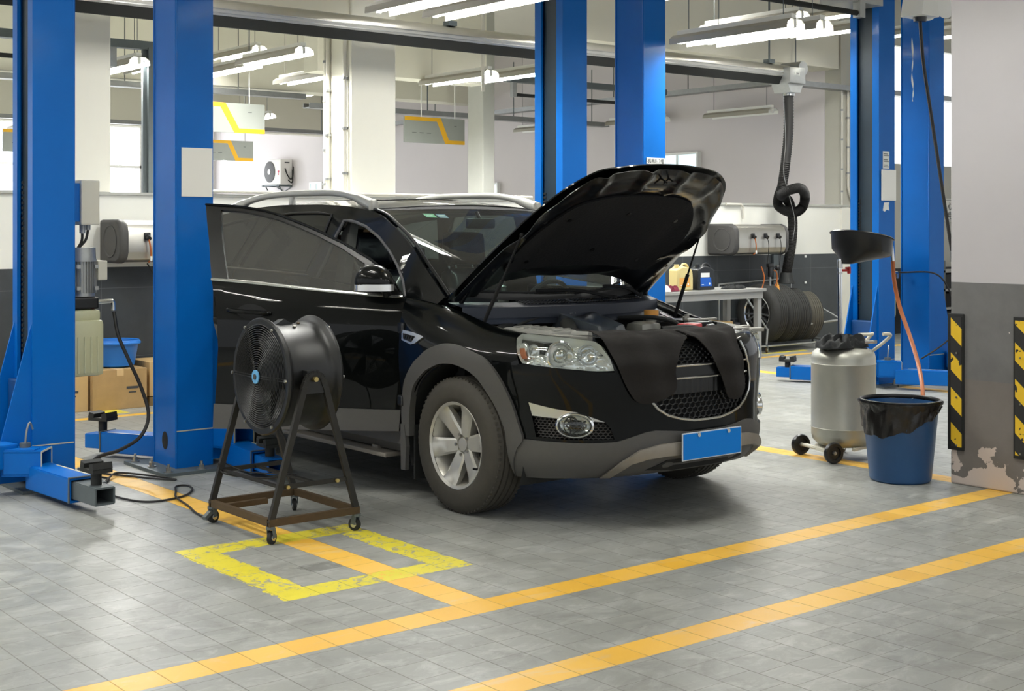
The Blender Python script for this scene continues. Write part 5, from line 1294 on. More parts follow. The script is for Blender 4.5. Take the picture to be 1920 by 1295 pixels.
b = B(); panel(b, [(-.33, .735), (.33, .735), (.325, .812), (-.325, .812)], lambda a, c, o: S(a, c, -.004 + o), .04, .02); b.obj('grille_bar', 'black_trim', gr, smooth=40)
b = B()
for v in (.742, .806): b.tube([S(u, v, .004) for u in rng(-.34, .34, 16)], .0055, n=6)
b.tube([S(a, c, .004) for a, c in ([(-a, c) for a, c in gh[:10][::-1]] + gh[1:10])], .0075, n=8); b.obj('grille_chrome', 'chrome_satin', gr)
b = B(); panel(b, [(-.25, .662), (.25, .662), (.25, .736), (-.25, .736)], lambda a, c, o: S(a, c, -.008 + .0025 * math.sin(a * 160) + o), .012, .012); b.obj('grille_badge_panel', 'black_trim', gr, smooth=40)
# lower cladding + skid plate
bot = [(0, .262), (.15, .262), (.30, .262), (.45, .256), (.65, .250), (.85, .245), (1.0, .238), (1.147, .232)]
lc = [(-a, c) for a, c in low[:11][::-1]] + [(a, c) for a, c in low[1:11]] + [(1.10, .40), (1.135, .32)] + [(a, c) for a, c in bot[::-1]] + [(-a, c) for a, c in bot[1:]] + [(-1.135, .32), (-1.10, .40)]
lowb = pl('lower_bumper', lc, 'cladding', car, F=lambda a, c, o: S(a, c, .012 + o), sp=.03, edge=.025, th=.02)
sk = [(-.647, .250), (-.546, .338), (-.443, .399), (-.322, .422), (-.245, .424), (0, .426), (.245, .424), (.322, .422), (.443, .399), (.546, .338), (.647, .250), (.586, .250), (.488, .330), (.40, .352), (.30, .360), (0, .362), (-.30, .360), (-.40, .352), (-.488, .330), (-.586, .250)]
b = B(); panel(b, sk, lambda a, c, o: S(a, c, .030 + .012 * math.sin(min(1, max(0, (c - .25) / .17)) * PI) + o), .025, .03, edge=.02)
b.obj('skid_plate', 'skid_silver', car, smooth=50)
b = B(); panel(b, [(-.38, .285), (-.27, .335), (.27, .335), (.38, .285), (.2, .27), (-.2, .27)], lambda a, c, o: S(a, c, .016 + o), .04, .01); b.obj('lower_intake', 'matte_black', lowb)
# number plate with two screws
pc_ = S(0, .41, .05); pw, ph_ = .22, .07
g = thing('x', (0, 0, 0), '', '')
bpy.data.objects.remove(g)
b = B(); px_ = -.012; yy = S(0, .41, .035)[1] - .012
b.use('plate_edge'); b.box((px_, yy, .403), (2 * pw, .006, 2 * ph_), bev=.003); b.use('plate_blue'); b.box((px_, yy - .0035, .403), (2 * pw - .012, .002, 2 * ph_ - .012))
plt_ = b.obj('number_plate', None, car, smooth=0)
b = B()
for s in (-.105, .115): b.cyl((px_ + s, yy - .003, .403 + .055), (px_ + s, yy - .012, .403 + .055), .011, n=12)
b.obj('plate_screw', 'chrome', plt_)
# fog lamps with chrome wedges and mesh
for sg in (-1, 1):
    w_ = 1 if sg > 0 else -1
    P_ = [(sg * a, c) for a, c in fogp]
    b = B(); hexgrid(b, P_, S, .026, .018, .003, -.028); fm = b.obj('fog_mesh', 'dark_grey_plastic', car, smooth=60)
    b = B(); panel(b, P_, lambda a, c, o: S(a, c, -.04 + o), .04, .004); b.obj('mesh_backing', 'matte_black', fm)
    tri = [(1.032, .625), (.90, .603), (.768, .587), (.70, .566), (.624, .539), (.76, .548), (.865, .553), (1.014, .559)]
    b = B(); panel(b, [(sg * a, c) for a, c in tri], lambda a, c, o: S(a, c, .003 + o), .03, .012, edge=.02); b.obj('chrome_wedge', 'chrome_satin', car, smooth=40)
    c = S(sg * .775, .521, .012); n_ = (S(sg * .775, .521, .05) - S(sg * .775, .521, 0)).normalized(); tu = (S(sg * .80, .521) - S(sg * .75, .521)).normalized(); tv = n_.cross(tu).normalized()
    def ell(a, rx, ry, d): return c + tu * math.cos(a) * rx + tv * math.sin(a) * ry + n_ * d
    def ring_surf(b, prof, n=36):
        vs = [ell(2 * PI * i / n, rx, ry, d) for rx, ry, d in prof for i in range(n)]
        b.add(vs, [(j * n + i, j * n + (i + 1) % n, (j + 1) * n + (i + 1) % n, (j + 1) * n + i) for j in range(len(prof) - 1) for i in range(n)])
    b = B(); ring_surf(b, [(.094, .060, -.05), (.100, .064, -.01), (.098, .062, .006), (.088, .054, .010), (.080, .048, .0), (.076, .045, -.04)]); fl = b.obj('fog_lamp', 'chrome', car, smooth=60)
    b = B(); ring_surf(b, [(.078, .046, -.03), (.03, .03, -.055), (.0, .0, -.06)]); b.obj('lamp_bowl', 'lamp_silver', fl, smooth=60)
    b = B(); ring_surf(b, [(.080, .048, -.002), (.06, .036, .010), (.03, .018, .015), (.0, .0, .016)]); b.obj('lamp_glass', 'lamp_lens', fl, smooth=60)
    b = B(); b.tube([ell(a, .034, .042, .002) + tu * .02 for a in rng(0, 2 * PI, 20)], .003, n=5); b.tube([c + tu * .02 + tv * t_ + n_ * .012 for t_ in rng(-.042, .042, 6)], .003, n=5); b.obj('lamp_divider', 'black_trim', fl)
# headlamps
hl = [(1.145, .996), (1.143, 1.062), (1.05, 1.085), (.95, 1.075), (.861, 1.060), (.76, 1.035), (.674, 1.01), (.630, .95), (.600, .876), (.585, .82), (.575, .795), (.66, .792), (.78, .800), (.89, .810), (.98, .817), (1.063, .826), (1.10, .88)]
for sg in (-1, 1):
    P_ = [(sg * a, c) for a, c in hl]
    hd = pl('headlamp', P_, 'lamp_lens', car, F=lambda a, c, o: S(a, c, .004 + o), sp=.025, edge=.02, th=0)
    b = B(); panel(b, P_, lambda a, c, o: S(a, c, -.046 + .012 * math.sin(a * 52) * math.cos(c * 46) + o), .013, .004); 
    b.obj('lamp_housing', 'lamp_silver', hd, smooth=30)
    b = B(); L_ = resample(P_, .03); n = len(L_); b.add([S(a, c, .002) for a, c in L_] + [S(a, c, -.052) for a, c in L_], [(i, (i + 1) % n, n + (i + 1) % n, n + i) for i in range(n)]); b.obj('lamp_rim', 'lamp_white', hd)
    def unit(u, v, R, prof, m, name, d=0., n=32):
        c = S(sg * u, v, d); nn = Vector((-.35 * (1 if sg < 0 else -1), -1, 0)).normalized(); b = B(); b.lathe(prof, c, nn, n=n); return b.obj(name, m, hd, smooth=50)
    unit(.855, .894, .055, [(.070, -.03), (.076, .002), (.070, .008), (.062, .0), (.058, -.02), (.044, -.028)], 'chrome', 'projector_ring', -.02)
    unit(.855, .894, .055, [(.058, -.03), (.050, -.012), (.038, -.006), (.034, -.014)], 'lamp_white', 'projector_collar', -.02)
    unit(.855, .894, .034, [(.034, -.02), (.032, -.002), (.024, .010), (.012, .016), (.0, .018)], 'chrome', 'projector_lens', -.018)
    unit(.715, .90, .04, [(.052, .0), (.046, -.02), (.03, -.035), (.012, -.045), (.0, -.045)], 'chrome', 'high_beam_bowl', -.01)
    unit(1.02, .92, .03, [(.034, .0), (.03, -.012), (.014, -.02), (.0, -.02)], 'lamp_silver', 'indicator_bowl', -.018)
    b = B(); panel(b, [(sg * a, c) for a, c in ((1.10, .86), (1.125, .95), (1.095, .96), (1.06, .87))], lambda a, c, o: S(a, c, -.035 + o), .02, .004); b.obj('side_reflector', 'amber', hd)
    b = B()
    for k in range(6): b.tube([S(sg * (.79 - .02 * abs(k - 3) * 0 - .0), .84 + .022 * k, -.02), S(sg * .745, .84 + .022 * k, -.035)], .003, n=5)
    for k in range(7): b.tube([S(sg * (.93 + .018 * k), .845, -.045), S(sg * (.93 + .018 * k), 1.02, -.045)], .003, n=5)
    b.obj('lamp_fluting', 'lamp_white', hd)
# wheel arch flares
fo = [(2.001, .36), (2.001, .505), (1.962, .651), (1.864, .768), (1.80, .808), (1.741, .833), (1.66, .856), (1.60, .869), (1.53, .876), (1.462, .874), (1.37, .856), (1.295, .831), (1.202, .744), (1.135, .628), (1.095, .52), (1.066, .436), (1.10, .39), (1.13, .32), (1.147, .236)]
fi = [(1.155, .30), (1.168, .40), (1.181, .482), (1.24, .598), (1.323, .705), (1.37, .742), (1.418, .765), (1.47, .780), (1.523, .788), (1.58, .787), (1.638, .780), (1.71, .755), (1.78, .720), (1.88, .635), (1.925, .513), (1.935, .36)]
sc_ = lambda q: [(p.x, p.y) for p in smooth_path([(a, c, 0) for a, c in q], 4)]
fo = sc_(fo); fi = sc_(fi)
for sg in (-1, 1):
    pl('wheel_arch_trim', [(sg * a, c) for a, c in fo + fi], 'cladding', car, F=lambda a, c, o: S(a, c, .020 + o), sp=.02, edge=.02, th=.04)
    uo = su(RX, sg)
    A = arc_pts(RX, FZ_, .505, 6, 174, 24, sg); Ci = arc_pts(RX, FZ_, .425, 4, 176, 24, sg)[::-1]
    pl('wheel_arch_trim', A + Ci, 'cladding', car, F=lambda a, c, o: S(a, c, .020 + o), sp=.03, edge=.03, th=.04)
    # inner liners
    for cx in (FX, RX):
        b = B()
        def LF(u, v, cx=cx):
            a = math.radians(-20 + 220 * u); yq = cx + .44 * math.cos(a); return (sg * min(.90, plan(ufs(yq))[0] - .035 if yq < 1 else .9) - sg * .33 * v, yq, FZ_ + .445 * math.sin(a))
        b.grid(LF, 20, 3); b.obj('wheel_liner', 'rubber_black', car, smooth=60)
    b = B(); b.b2((sg * .885, .42, .12), (sg * .70, .435, .42)); b.obj('mud_flap', 'rubber_black', car, smooth=0)
    b = B(); b.prism([(.46, .17), (.50, .17), (.505, .42), (.47, .42), (.45, .3)], lambda a, c: (sg * .90, a, c), lambda a, c: (sg * .925, a, c)); b.obj('splash_guard', 'cladding', car, smooth=0)
    # sill
    b = B(); b.prism([(.60, .26), (.86, .25), (.895, .30), (.895, .40), (.86, .46), (.80, .50), (.60, .50)], lambda a, c: (sg * a, .47, c), lambda a, c: (sg * a, 2.30, c)); b.obj('sill', 'cladding', car, smooth=25)
    b = B(); b.b2((sg * .80, .50, .495), (sg * .62, 2.2, .505)); b.obj('door_sill_plate', 'black_trim', car, smooth=0)
b = B(); b.b2((-.95, .62, .22), (-.80, 2.25, .245), bev=.008); b.b2((-.88, .80, .20), (-.60, .86, .26)); b.b2((-.88, 1.9, .20), (-.60, 1.96, .26)); b.obj('running_board', 'skid_silver', car, smooth=0)
# fender vent badge
vp = [(1.990, .888), (1.985, .852), (1.90, .842), (1.863, .848), (1.80, .874), (1.80, .880), (1.88, .886)]
for sg in (-1, 1):
    b = B(); panel(b, [(sg * a, c) for a, c in vp], lambda a, c, o: S(a, c, .010 + o), .02, .012); vb = b.obj('side_vent', 'chrome_satin', car, smooth=40)
    b = B(); panel(b, [(sg * a, c) for a, c in ((1.975, .876), (1.968, .856), (1.895, .850), (1.865, .872))], lambda a, c, o: S(a, c, .0125 + o), .02, .002)
    for k in range(4): b.tube([S(sg * (1.955 - .022 * k), .858, .015), S(sg * (1.945 - .022 * k), .873, .015)], .0025, n=5)
    b.obj('vent_inset', 'black_trim', vb)

# ---- greenhouse side surface, roof and screens
ZRX = [.28, .36, .46, .63, .84, 1.05, 1.2, 1.5, 1.8, 2.16, 2.6, 3.1, 3.45, 3.7]; ZRY = [1.118, 1.190, 1.275, 1.405, 1.512, 1.590, 1.615, 1.645, 1.656, 1.658, 1.640, 1.590, 1.510, 1.30]
def zr(y): return interp(y, ZRX, ZRY)
def Tw(y, z):
    base = abs(surf(ufs(y), VT)[0]); k = z - ztop(y)
    return base - .40 * k - .35 * max(0, k - .40) ** 1 * 1.2 if k > 0 else base
def GS(sg):
    def F(y, z, off=0.): return Vector((sg * (Tw(y, z) + off * .92), y, z + off * .35))
    return F
for sg in (-1, 1):
    F = GS(sg)
    outer = [(y, zr(y) - .004) for y in rng(.29, 3.5, 60)] + [(3.56, 1.35), (3.58, ztop(3.58))] + [(y, ztop(y) + .002) for y in rng(3.5, .32, 50)]
    open_f = [(.545, 1.14), (.60, 1.205), (.69, 1.285), (.80, 1.362), (.955, 1.447), (1.13, 1.512), (1.25, 1.538), (1.33, 1.549), (1.385, 1.548), (1.415, 1.46), (1.44, 1.30), (1.47, 1.19), (1.47, ztop(1.47) + .001)] + [(y, ztop(y) + .001) for y in rng(1.4, .545, 10)]
    open_f = [(.545, ztop(.545) + .004), (.60, 1.205), (.69, 1.285), (.80, 1.362), (.955, 1.447), (1.13, 1.512), (1.25, 1.538), (1.33, 1.549), (1.385, 1.548), (1.415, 1.46), (1.44, 1.30), (1.47, ztop(1.47) + .004)] + [(y, ztop(y) + .004) for y in rng(1.40, .60, 9)]
    open_r = [(1.60, 1.23), (1.555, 1.40), (1.535, 1.585), (1.70, 1.598), (2.0, 1.598), (2.25, 1.582), (2.42, 1.42), (2.50, 1.26), (2.48, 1.24)]
    open_q = [(2.60, 1.26), (2.48, 1.50), (2.45, 1.57), (2.75, 1.55), (3.05, 1.51), (3.25, 1.42), (3.32, 1.32), (3.30, 1.27)]
    fr = pl('roof_side_frame', outer, 'car_paint', car, F=F, sp=.045, edge=.03, th=.02, holes=(open_f, open_r, open_q))
    pl('rear_door_glass', open_r, 'dark_glass', car, F=lambda a, c, o: F(a, c, -.008 + o), sp=.1, th=0)
    pl('quarter_glass', open_q, 'dark_glass', car, F=lambda a, c, o: F(a, c, -.008 + o), sp=.1, th=0)
    b = B(); b.tube([F(a, c, .004) for a, c in open_r + open_r[:1]], .007, n=6); b.tube([F(a, c, .004) for a, c in open_q + open_q[:1]], .006, n=6); b.obj('window_seal', 'black_trim', fr)
    if sg < 0:
        b = B(); b.tube([F(a, c, -.004) for a, c in open_f[:12]], .010, n=8); b.obj('door_seal', 'mid_grey_plastic', fr)
    b = B(); b.tube([F(y, ztop(y) + .006, .006) for y in rng(1.56, 3.3, 20)], .008, n=6); b.obj('belt_moulding', 'chrome_satin', fr)
    # rear door and rear quarter below the belt
    rd = [(su(1.52, sg), .34), (su(1.52, sg), .7)] + [(su(1.52, sg), v) for v in (.85, .95, 1.03, 1.10)] + [(su(y, sg), 1.10) for y in rng(1.6, 2.5, 10)] + [(su(2.52, sg), 1.0), (su(2.46, sg), .9), (su(2.36, sg), vz(su(2.36, sg), .70)), (su(2.27, sg), .56), (su(2.25, sg), .34)]
    rdo = pl('rear_door', rd, 'car_paint', car, sp=.05, edge=.04)
    b = B(); b.tube([S(su(y, sg), 1.0, .03 if 0 < k < 4 else .002) for k, y in enumerate(rng(1.62, 1.82, 4))], .011, n=8); b.obj('door_handle', 'car_paint', rdo)
    b = B(); panel(b, [(su(1.53, sg), .34), (su(1.53, sg), .49), (su(2.25, sg), .49), (su(2.25, sg), .34)], lambda a, c, o: S(a, c, .016 + o), .08, .02); b.obj('door_cladding', 'cladding', rdo)
    rq = [(su(2.265, sg), .36), (su(2.285, sg), .56), (su(2.375, sg), .71), (su(2.475, sg), .9), (su(2.535, sg), 1.0), (su(2.54, sg), 1.10)] + [(su(y, sg), 1.10) for y in rng(2.6, 3.55, 10)] + [(su(3.56, sg), .6), (su(3.45, sg), .36), (su(3.22, sg), .36)] + arc_pts(RX, FZ_, .47, 2, 178, 20, sg)
    pl('rear_quarter_panel', rq, 'car_paint', car, sp=.05, edge=.04)
# rear
def REAR(a, c, off=0.):
    z = c; y = 3.72 - .10 * max(0, z - 1.0) - .75 * max(0, z - 1.15) - .10 * (abs(a) / .8) ** 3; return Vector((a, y + off, z))
pl('tailgate', [(-.80, .62), (.80, .62), (.80, 1.1), (.66, 1.50), (.56, 1.57), (-.56, 1.57), (-.66, 1.50), (-.80, 1.1)], 'car_paint', car, F=REAR, sp=.08, holes=([(-.66, 1.14), (.66, 1.14), (.55, 1.48), (-.55, 1.48)],))
pl('rear_window', [(-.66, 1.14), (.66, 1.14), (.55, 1.48), (-.55, 1.48)], 'dark_glass', car, F=REAR, sp=.12, th=0)
pl('rear_bumper', [(-.86, .30), (.86, .30), (.86, .62), (-.86, .62)], 'cladding', car, F=lambda a, c, o=0.: REAR(a, c, o + .03), sp=.08)
# roof
def ROOF(a, y, off=0.):
    te = Tw(y, zr(y)) - .0; return Vector((a * te, y, zr(y) + .045 * (1 - a * a) - .004 + off))
def roof_front(a): return 1.115 + .06 * a * a
b = B()
def RF(u, v):
    a = -1 + 2 * v; y = roof_front(a) + (3.42 - roof_front(a)) * u; return ROOF(a, y)
b.grid(RF, 36, 24); b.grid(lambda u, v: RF(u, v) - Vector((0, 0, .03)), 36, 24, flip=True); b.obj('roof', 'car_paint', car, smooth=60, fix=False)
b = B(); b.grid(lambda u, v: RF(u * .97 + .01, v * .94 + .03) - Vector((0, 0, .05)), 12, 8); b.obj('roof_lining', 'interior_grey', car, smooth=60, fix=False)
b = B(); 
b.grid(lambda u, v: (lambda y, a: ROOF(a, y, .004))(1.55 + .75 * u, -.5 + v), 6, 8); b.obj('sunroof_glass', 'black_trim', car, smooth=60)
# windscreen
def WS(a, w, off=0.):
    ye = .30 + (roof_front(1) - .30) * w; y_e = ye; z_e = zr(ye) - .006 * (1 - w); t_e = Tw(ye, zr(ye)) - .03
    yc = .075 + (roof_front(0) - .075) * w; zc = 1.085 + (zr(roof_front(0)) + .040 - 1.085) * (w ** .93)
    q = a * a
    return Vector((a * t_e, yc + (y_e - yc) * q, zc + (z_e - zc) * q)) + Vector((0, -.72, .69)) * off
b = B(); b.grid(lambda u, v: WS(-1 + 2 * v, u), 16, 24); wsg = b.obj('windscreen', 'windscreen_glass', car, smooth=60, fix=False)
b = B()
for sg in (-1, 1): b.tube([WS(sg * .992, w, .004) for w in rng(0.0, 1, 20)], .010, n=8)
b.tube([WS(a, 1.0, .002) for a in rng(-.99, .99, 16)], .006, n=6); b.obj('windscreen_seal', 'black_trim', wsg)
b = B(); b.grid(lambda u, v: WS(-.97 + 1.94 * v, .0 + .055 * u, .0015), 2, 20); b.grid(lambda u, v: WS(-.99 + 1.98 * v, .955 + .045 * u, .0015), 2, 20); b.each('windscreen_border', 'matte_black', wsg, smooth=60)
b = B(); b.use('sticker_green'); b.grid(lambda u, v: WS(-.60 + .11 * v, .845 + .055 * u, -.004), 1, 2); b.use('sticker_blue'); b.grid(lambda u, v: WS(-.47 + .10 * v, .845 + .05 * u, -.004), 1, 2); b.use('label_white'); b.grid(lambda u, v: WS(-.455 + .07 * v, .872 + .010 * u, -.0035), 1, 2); b.grid(lambda u, v: WS(-.455 + .075 * v, .852 + .008 * u, -.0035), 1, 2); b.grid(lambda u, v: WS(-.575 + .06 * v, .872 + .008 * u, -.0035), 1, 2)
b.obj('inspection_sticker', None, wsg, smooth=60, fix=False)
# roof rails
for sg in (-1, 1):
    b = B(); xr = lambda y: sg * (Tw(y, zr(y)) - .045)
    ys = rng(1.20, 2.95, 24); pts = []
    for y in ys:
        k = (y - 1.20) / 1.75; lift = .050 * min(1, math.sin(min(k, 1 - k) * PI / .56 if min(k, 1 - k) < .28 else PI / 2)); pts.append(Vector((xr(y), y, zr(y) + .022 + lift)))
    n = len(pts); vs = []
    for k, p in enumerate(pts):
        hh = .020 + (.016 if k in (0, n - 1) else .010 if k in (1, 2, n - 3, n - 2) else 0); ww = .022 + (.012 if k in (0, n - 1) else .006 if k in (1, n - 2) else 0)
        vs += [p + Vector((sx * ww, 0, sz * hh)) for sx, sz in ((-1, -.6), (-.6, -1), (.6, -1), (1, -.6), (1, .6), (.6, 1), (-.6, 1), (-1, .6))]
    b.add(vs, [(k * 8 + i, k * 8 + (i + 1) % 8, (k + 1) * 8 + (i + 1) % 8, (k + 1) * 8 + i) for k in range(n - 1) for i in range(8)] + [tuple(range(8)), tuple((n - 1) * 8 + i for i in range(8))])
    rl = b.obj('roof_rail', 'rail_silver', car, smooth=50)
    b = B()
    for y, w_ in ((1.24, .10), (2.18, .05), (2.90, .10)):
        c = Vector((xr(y), y, zr(y) + .02)); b.box(c, (.03, w_, .06), bev=.008)
    b.each('rail_foot', 'rail_silver', rl, smooth=30)

# ---- open bonnet
HY, HZ, HA = .37, 1.125, math.radians(41.0)
def hood_edge_t(y): return interp(y, [-.90, -.82, -.775, -.69, -.57, -.42, -.22, .0, .18, .4], [.05, .45, .53, .60, .645, .68, .712, .738, .755, .765])
def hood_front(t): return interp(abs(t), [0, .15, .30, .43, .53, .60, .645, .68], [-.862, -.857, -.84, -.80, -.735, -.645, -.54, -.42])
def hz_(t, y):
    zc = interp(y, [-.95, -.85, -.7, -.45, -.1, .2, .40], [.925, .965, 1.000, 1.035, 1.080, 1.112, 1.125]); return zc - .055 * (t / .75) ** 2 - .02 * (abs(t) / .75) ** 6 + .010 * math.exp(-((abs(t) - .45) / .07) ** 2)
def hopen(p):
    dy, dz = p[1] - HY, p[2] - HZ; c, s = math.cos(-HA), math.sin(-HA)
    return Vector((p[0], HY + dy * c - dz * s, HZ + .03 + dy * s + dz * c))
hh_ = [(0, -.862), (.15, -.857), (.30, -.84), (.42, -.805), (.52, -.745), (.59, -.66), (.64, -.55), (.68, -.42), (.712, -.22), (.738, .0), (.755, .18), (.765, .30), (.745, .345), (.60, .285), (.40, .215), (.20, .18), (0, .17)]
hood_poly = sm2([(-a, c) for a, c in hh_[::-1]] + hh_[1:-1], 4)
HF = lambda t, y, off=0.: hopen((t, y, hz_(t, y) + off))
hood = pl('bonnet', hood_poly, 'car_paint', car, F=HF, sp=.04, edge=.025, th=.008)
# pressed inner frame: deep rim, ribs and raised beads
def inset(poly, d, c=(0, -.25)): return [(c[0] + (a - c[0]) * d, c[1] + (b_ - c[1]) * d) for a, b_ in poly]
pad = sm2([(-.50, .10), (-.30, .07), (0, .06), (.30, .07), (.50, .10), (.58, -.05), (.57, -.30), (.44, -.52), (.28, -.60), (0, -.62), (-.28, -.60), (-.44, -.52), (-.57, -.30), (-.58, -.05)], 4)
def bead(t, y):
    r = 0.
    for k in (-.40, -.13, .13, .40):
        if y < -.60: r += .024 * math.exp(-((t - k * (1 + (-.6 - y) * .25)) / .03) ** 2) * min(1, (-.60 - y) / .06)
    r += .016 * math.exp(-((math.hypot(t / .66, (y + .27) / .43) - 1.0) / .05) ** 2)
    for s in (-1, 1): r += .018 * math.exp(-((t * s - .66 + .10 * (y + .2)) / .022) ** 2) * (1 if y > -.5 else 0)
    return r
INN = lambda t, y, off=0.: hopen((t, y, hz_(t, y) - .018 - .028 * min(1, max(0., min((hood_edge_t(max(y, -.94)) - abs(t)) / .05, (y - hood_front(t)) / .08))) - bead(t, y) + off))
b = B(); panel(b, inset(hood_poly, .965), INN, .022, .004, holes=(inset(pad, .96, (0, -.26)),), edge=.022); inn = b.obj('inner_frame', 'car_inner', hood, smooth=60)
b = B(); panel(b, pad, lambda t, y, o: hopen((t, y, hz_(t, y) - .050 + .008 * math.sin(t * 6) * 0 + o)), .05, .012, edge=.04); b.obj('insulation_pad', 'insulation', hood, smooth=50)
b = B()
for t, y in ((-.40, -.40), (.40, -.40), (0, -.10), (-.42, .0), (.42, .0), (0, -.45)): c = hopen((t, y, hz_(t, y) - .066)); c2 = hopen((t, y, hz_(t, y) - .058)); b.cyl(c, c2, .013, n=12)
b.obj('pad_clip', 'black_trim', hood)
b = B(); L_ = [(-.03, -.78), (-.035, -.70), (.035, -.70), (.03, -.78)]
b.tube([hopen((t, y, hz_(t, y) - .05 - (.05 if 0 < k < 0 else .0))) for k, (t, y) in enumerate(L_)] + [hopen((.03, -.80, hz_(0, -.8) - .095)), hopen((-.03, -.80, hz_(0, -.8) - .095))], .006, n=6, closed=True); b.obj('latch_striker', 'black_trim', hood)
b = B()
for sg in (-1, 1):
    for t, y in ((.64, .12), (.655, .02), (.63, -.25), (.60, -.42)): c = INN(sg * t, y, -.002); b.cyl(c, INN(sg * t, y, -.006), .012, n=12)
b.obj('frame_hole', 'matte_black', hood)
for sg in (-1, 1):
    a0 = Vector((sg * .735, .02, .965)); a1 = hopen((sg * .675, -.30, hz_(.675, -.30) - .045)); mid = a0.lerp(a1, .52)
    b = B(); b.cyl(a0, mid, .011, n=10); b.cyl(mid, a1, .0055, n=8); b.sphere(a0, .014, 10, 6); b.sphere(a1, .012, 10, 6); b.obj('bonnet_strut', 'matte_black', car)
    b = B(); b.tube(smooth_path([(sg * .70, .42, 1.06), (sg * .70, .33, 1.05), (sg * .69, .27, 1.08), hopen((sg * .69, .18, hz_(.69, .18) - .03))], 5), .013, n=6); b.obj('bonnet_hinge', 'car_inner', car)

# ---- cowl, wipers and engine bay
b = B(); cw = lambda a, d: Vector((a * .76, .045 + .26 * a * a - d, 1.075 - .10 * d * 2))
b.grid(lambda u, v: Vector(((-1 + 2 * v) * .745, .065 + .24 * (-1 + 2 * v) ** 2 - .13 * u, 1.092 - .022 * u)), 3, 24)
b.grid(lambda u, v: Vector(((-1 + 2 * v) * .745, -.065 + .24 * (-1 + 2 * v) ** 2, 1.070 - .07 * u)), 1, 24)
b.obj('cowl_panel', 'cowl_plastic', car, smooth=40)
b = B()
for k in range(44):
    x = -.40 + k * .0215
    if k % 15 == 14: continue
    yb = .06 + .24 * (x / .745) ** 2; b.bar((x, yb - .012, 1.098), (x, yb - .075, 1.086), .005, .008)
for d in (.0, .022, .044, .066): b.tube([(x, .055 + .24 * (x / .745) ** 2 - d, 1.099 - .0035 * d / .022) for x in rng(-.41, .56, 14)], .0025, n=4)
b.obj('cowl_grille', 'black_trim', car, smooth=0)
b = B(); b.grid(lambda u, v: Vector(((-1 + 2 * v) * .70, -.065 + .20 * (-1 + 2 * v) ** 2 - .05 * u, 1.012 - .03 * u * u)), 4, 16); b.obj('bulkhead_cover', 'cowl_plastic', car, smooth=50)
for x0, x1, w0, w1 in ((-.30, .42, .05, .20), (.30, .70, .03, .14)):
    pass
def wiper(a0, w0, a1, w1, px, name='wiper'):
    b = B(); p0 = WS(a0, w0, .018); p1 = WS(a1, w1, .018); pts = [WS(a0 + (a1 - a0) * k / 12, w0 + (w1 - w0) * k / 12, .016) for k in range(13)]
    b.tube(pts, .006, n=6); piv = Vector((px, .03 + .24 * (px / .745) ** 2, 1.098)); m_ = pts[6] + Vector((0, -.01, .012)); b.tube(smooth_path([piv, piv.lerp(m_, .5) + Vector((0, -.015, .02)), m_], 6), .010, n=6); b.cyl(piv + Vector((0, 0, -.02)), piv + Vector((0, 0, .015)), .018, n=12)
    b.obj('wiper', 'matte_black', car)
wiper(-.78, .035, .10, .075, .28); wiper(.02, .045, .72, .09, .62)
# bay box
b = B(); b.b2((-.60, -.72, .50), (.60, .22, .52)); b.b2((-.70, -.45, .5), (-.66, .3, .90)); b.b2((.66, -.45, .5), (.70, .3, .90)); b.b2((-.74, .16, .5), (.74, .22, 1.0)); b.obj('engine_bay', 'engine_dark', car, smooth=0)
for sg in (-1, 1):
    b = B(); b.prism([(-.50, .92), (-.3, .93), (.0, .97), (.25, 1.04), (.25, .99), (0, .92), (-.3, .88), (-.50, .86)], lambda a, c: (sg * .735, a, c), lambda a, c: (sg * .66, a, c)); b.obj('inner_wing', 'car_inner', car, smooth=30)
    b = B(); b.lathe([(.001, .0), (.03, .0), (.05, -.01), (.085, -.03), (.10, -.06)], (sg * .57, .0, .985), (0, 0, 1), n=24); b.obj('strut_tower', 'engine_dark', car)
b = B(); b.prism([(-.42, .0), (.42, 0), (.44, -.05), (-.44, -.05)], lambda a, c: (a, -.79, .945 + c), lambda a, c: (a, -.70, .955 + c)); b.obj('slam_panel', 'black_trim', car, smooth=0)
# engine cover
b = B()
def EC(u, v): 
    x = (-.43 + .24 * u) * (1 - v) + (-.30 + .36 * u) * v; y = -.58 + .56 * v; e = max(abs(u - .5), abs(v - .5)) * 2; return (x, y, .975 + .055 * v - .09 * max(0, e - .82) / .18 - .02 * (u - .5) ** 2 + .012 * math.sin(u * PI * 3) * (e < .8))
b.grid(EC, 16, 16); b.b2((-.30, -.50, .70), (.0, -.04, .90)); b.obj('engine_cover', 'engine_plastic', car, smooth=40)
b = B()
for k in range(5): b.box((-.16 + .035 * k, -.05, 1.028), (.02, .014, .004), rz=.2)
b.obj('cover_lettering', 'lamp_silver', car, smooth=0)
b = B(); b.box((-.57, -.27, .925), (.22, .42, .10), bev=.03)
for k in range(6): b.box((-.57, -.44 + .062 * k, .977), (.15, .022, .012), bev=.005, rz=.25)
b.cyl((-.52, -.44, .93), (-.46, -.54, .93), .045, n=16); b.obj('air_filter_box', 'dusty_plastic', car, smooth=40)
b = B()
pp = smooth_path([(-.42, -.36, .93), (-.34, -.24, .97), (-.26, -.14, .97), (-.16, -.08, .95)], 8); b.tube(pp, .04, n=12, rad=[.040 + .004 * (k % 2) for k in range(len(pp))]); b.obj('intake_hose', 'rubber_black', car)
b = B(); b.box((.24, -.22, .91), (.17, .15, .13), bev=.045); b.cyl((.31, -.21, .97), (.31, -.21, 1.0), .03, n=16); cb = b.obj('coolant_reservoir', 'reservoir', car, smooth=40)
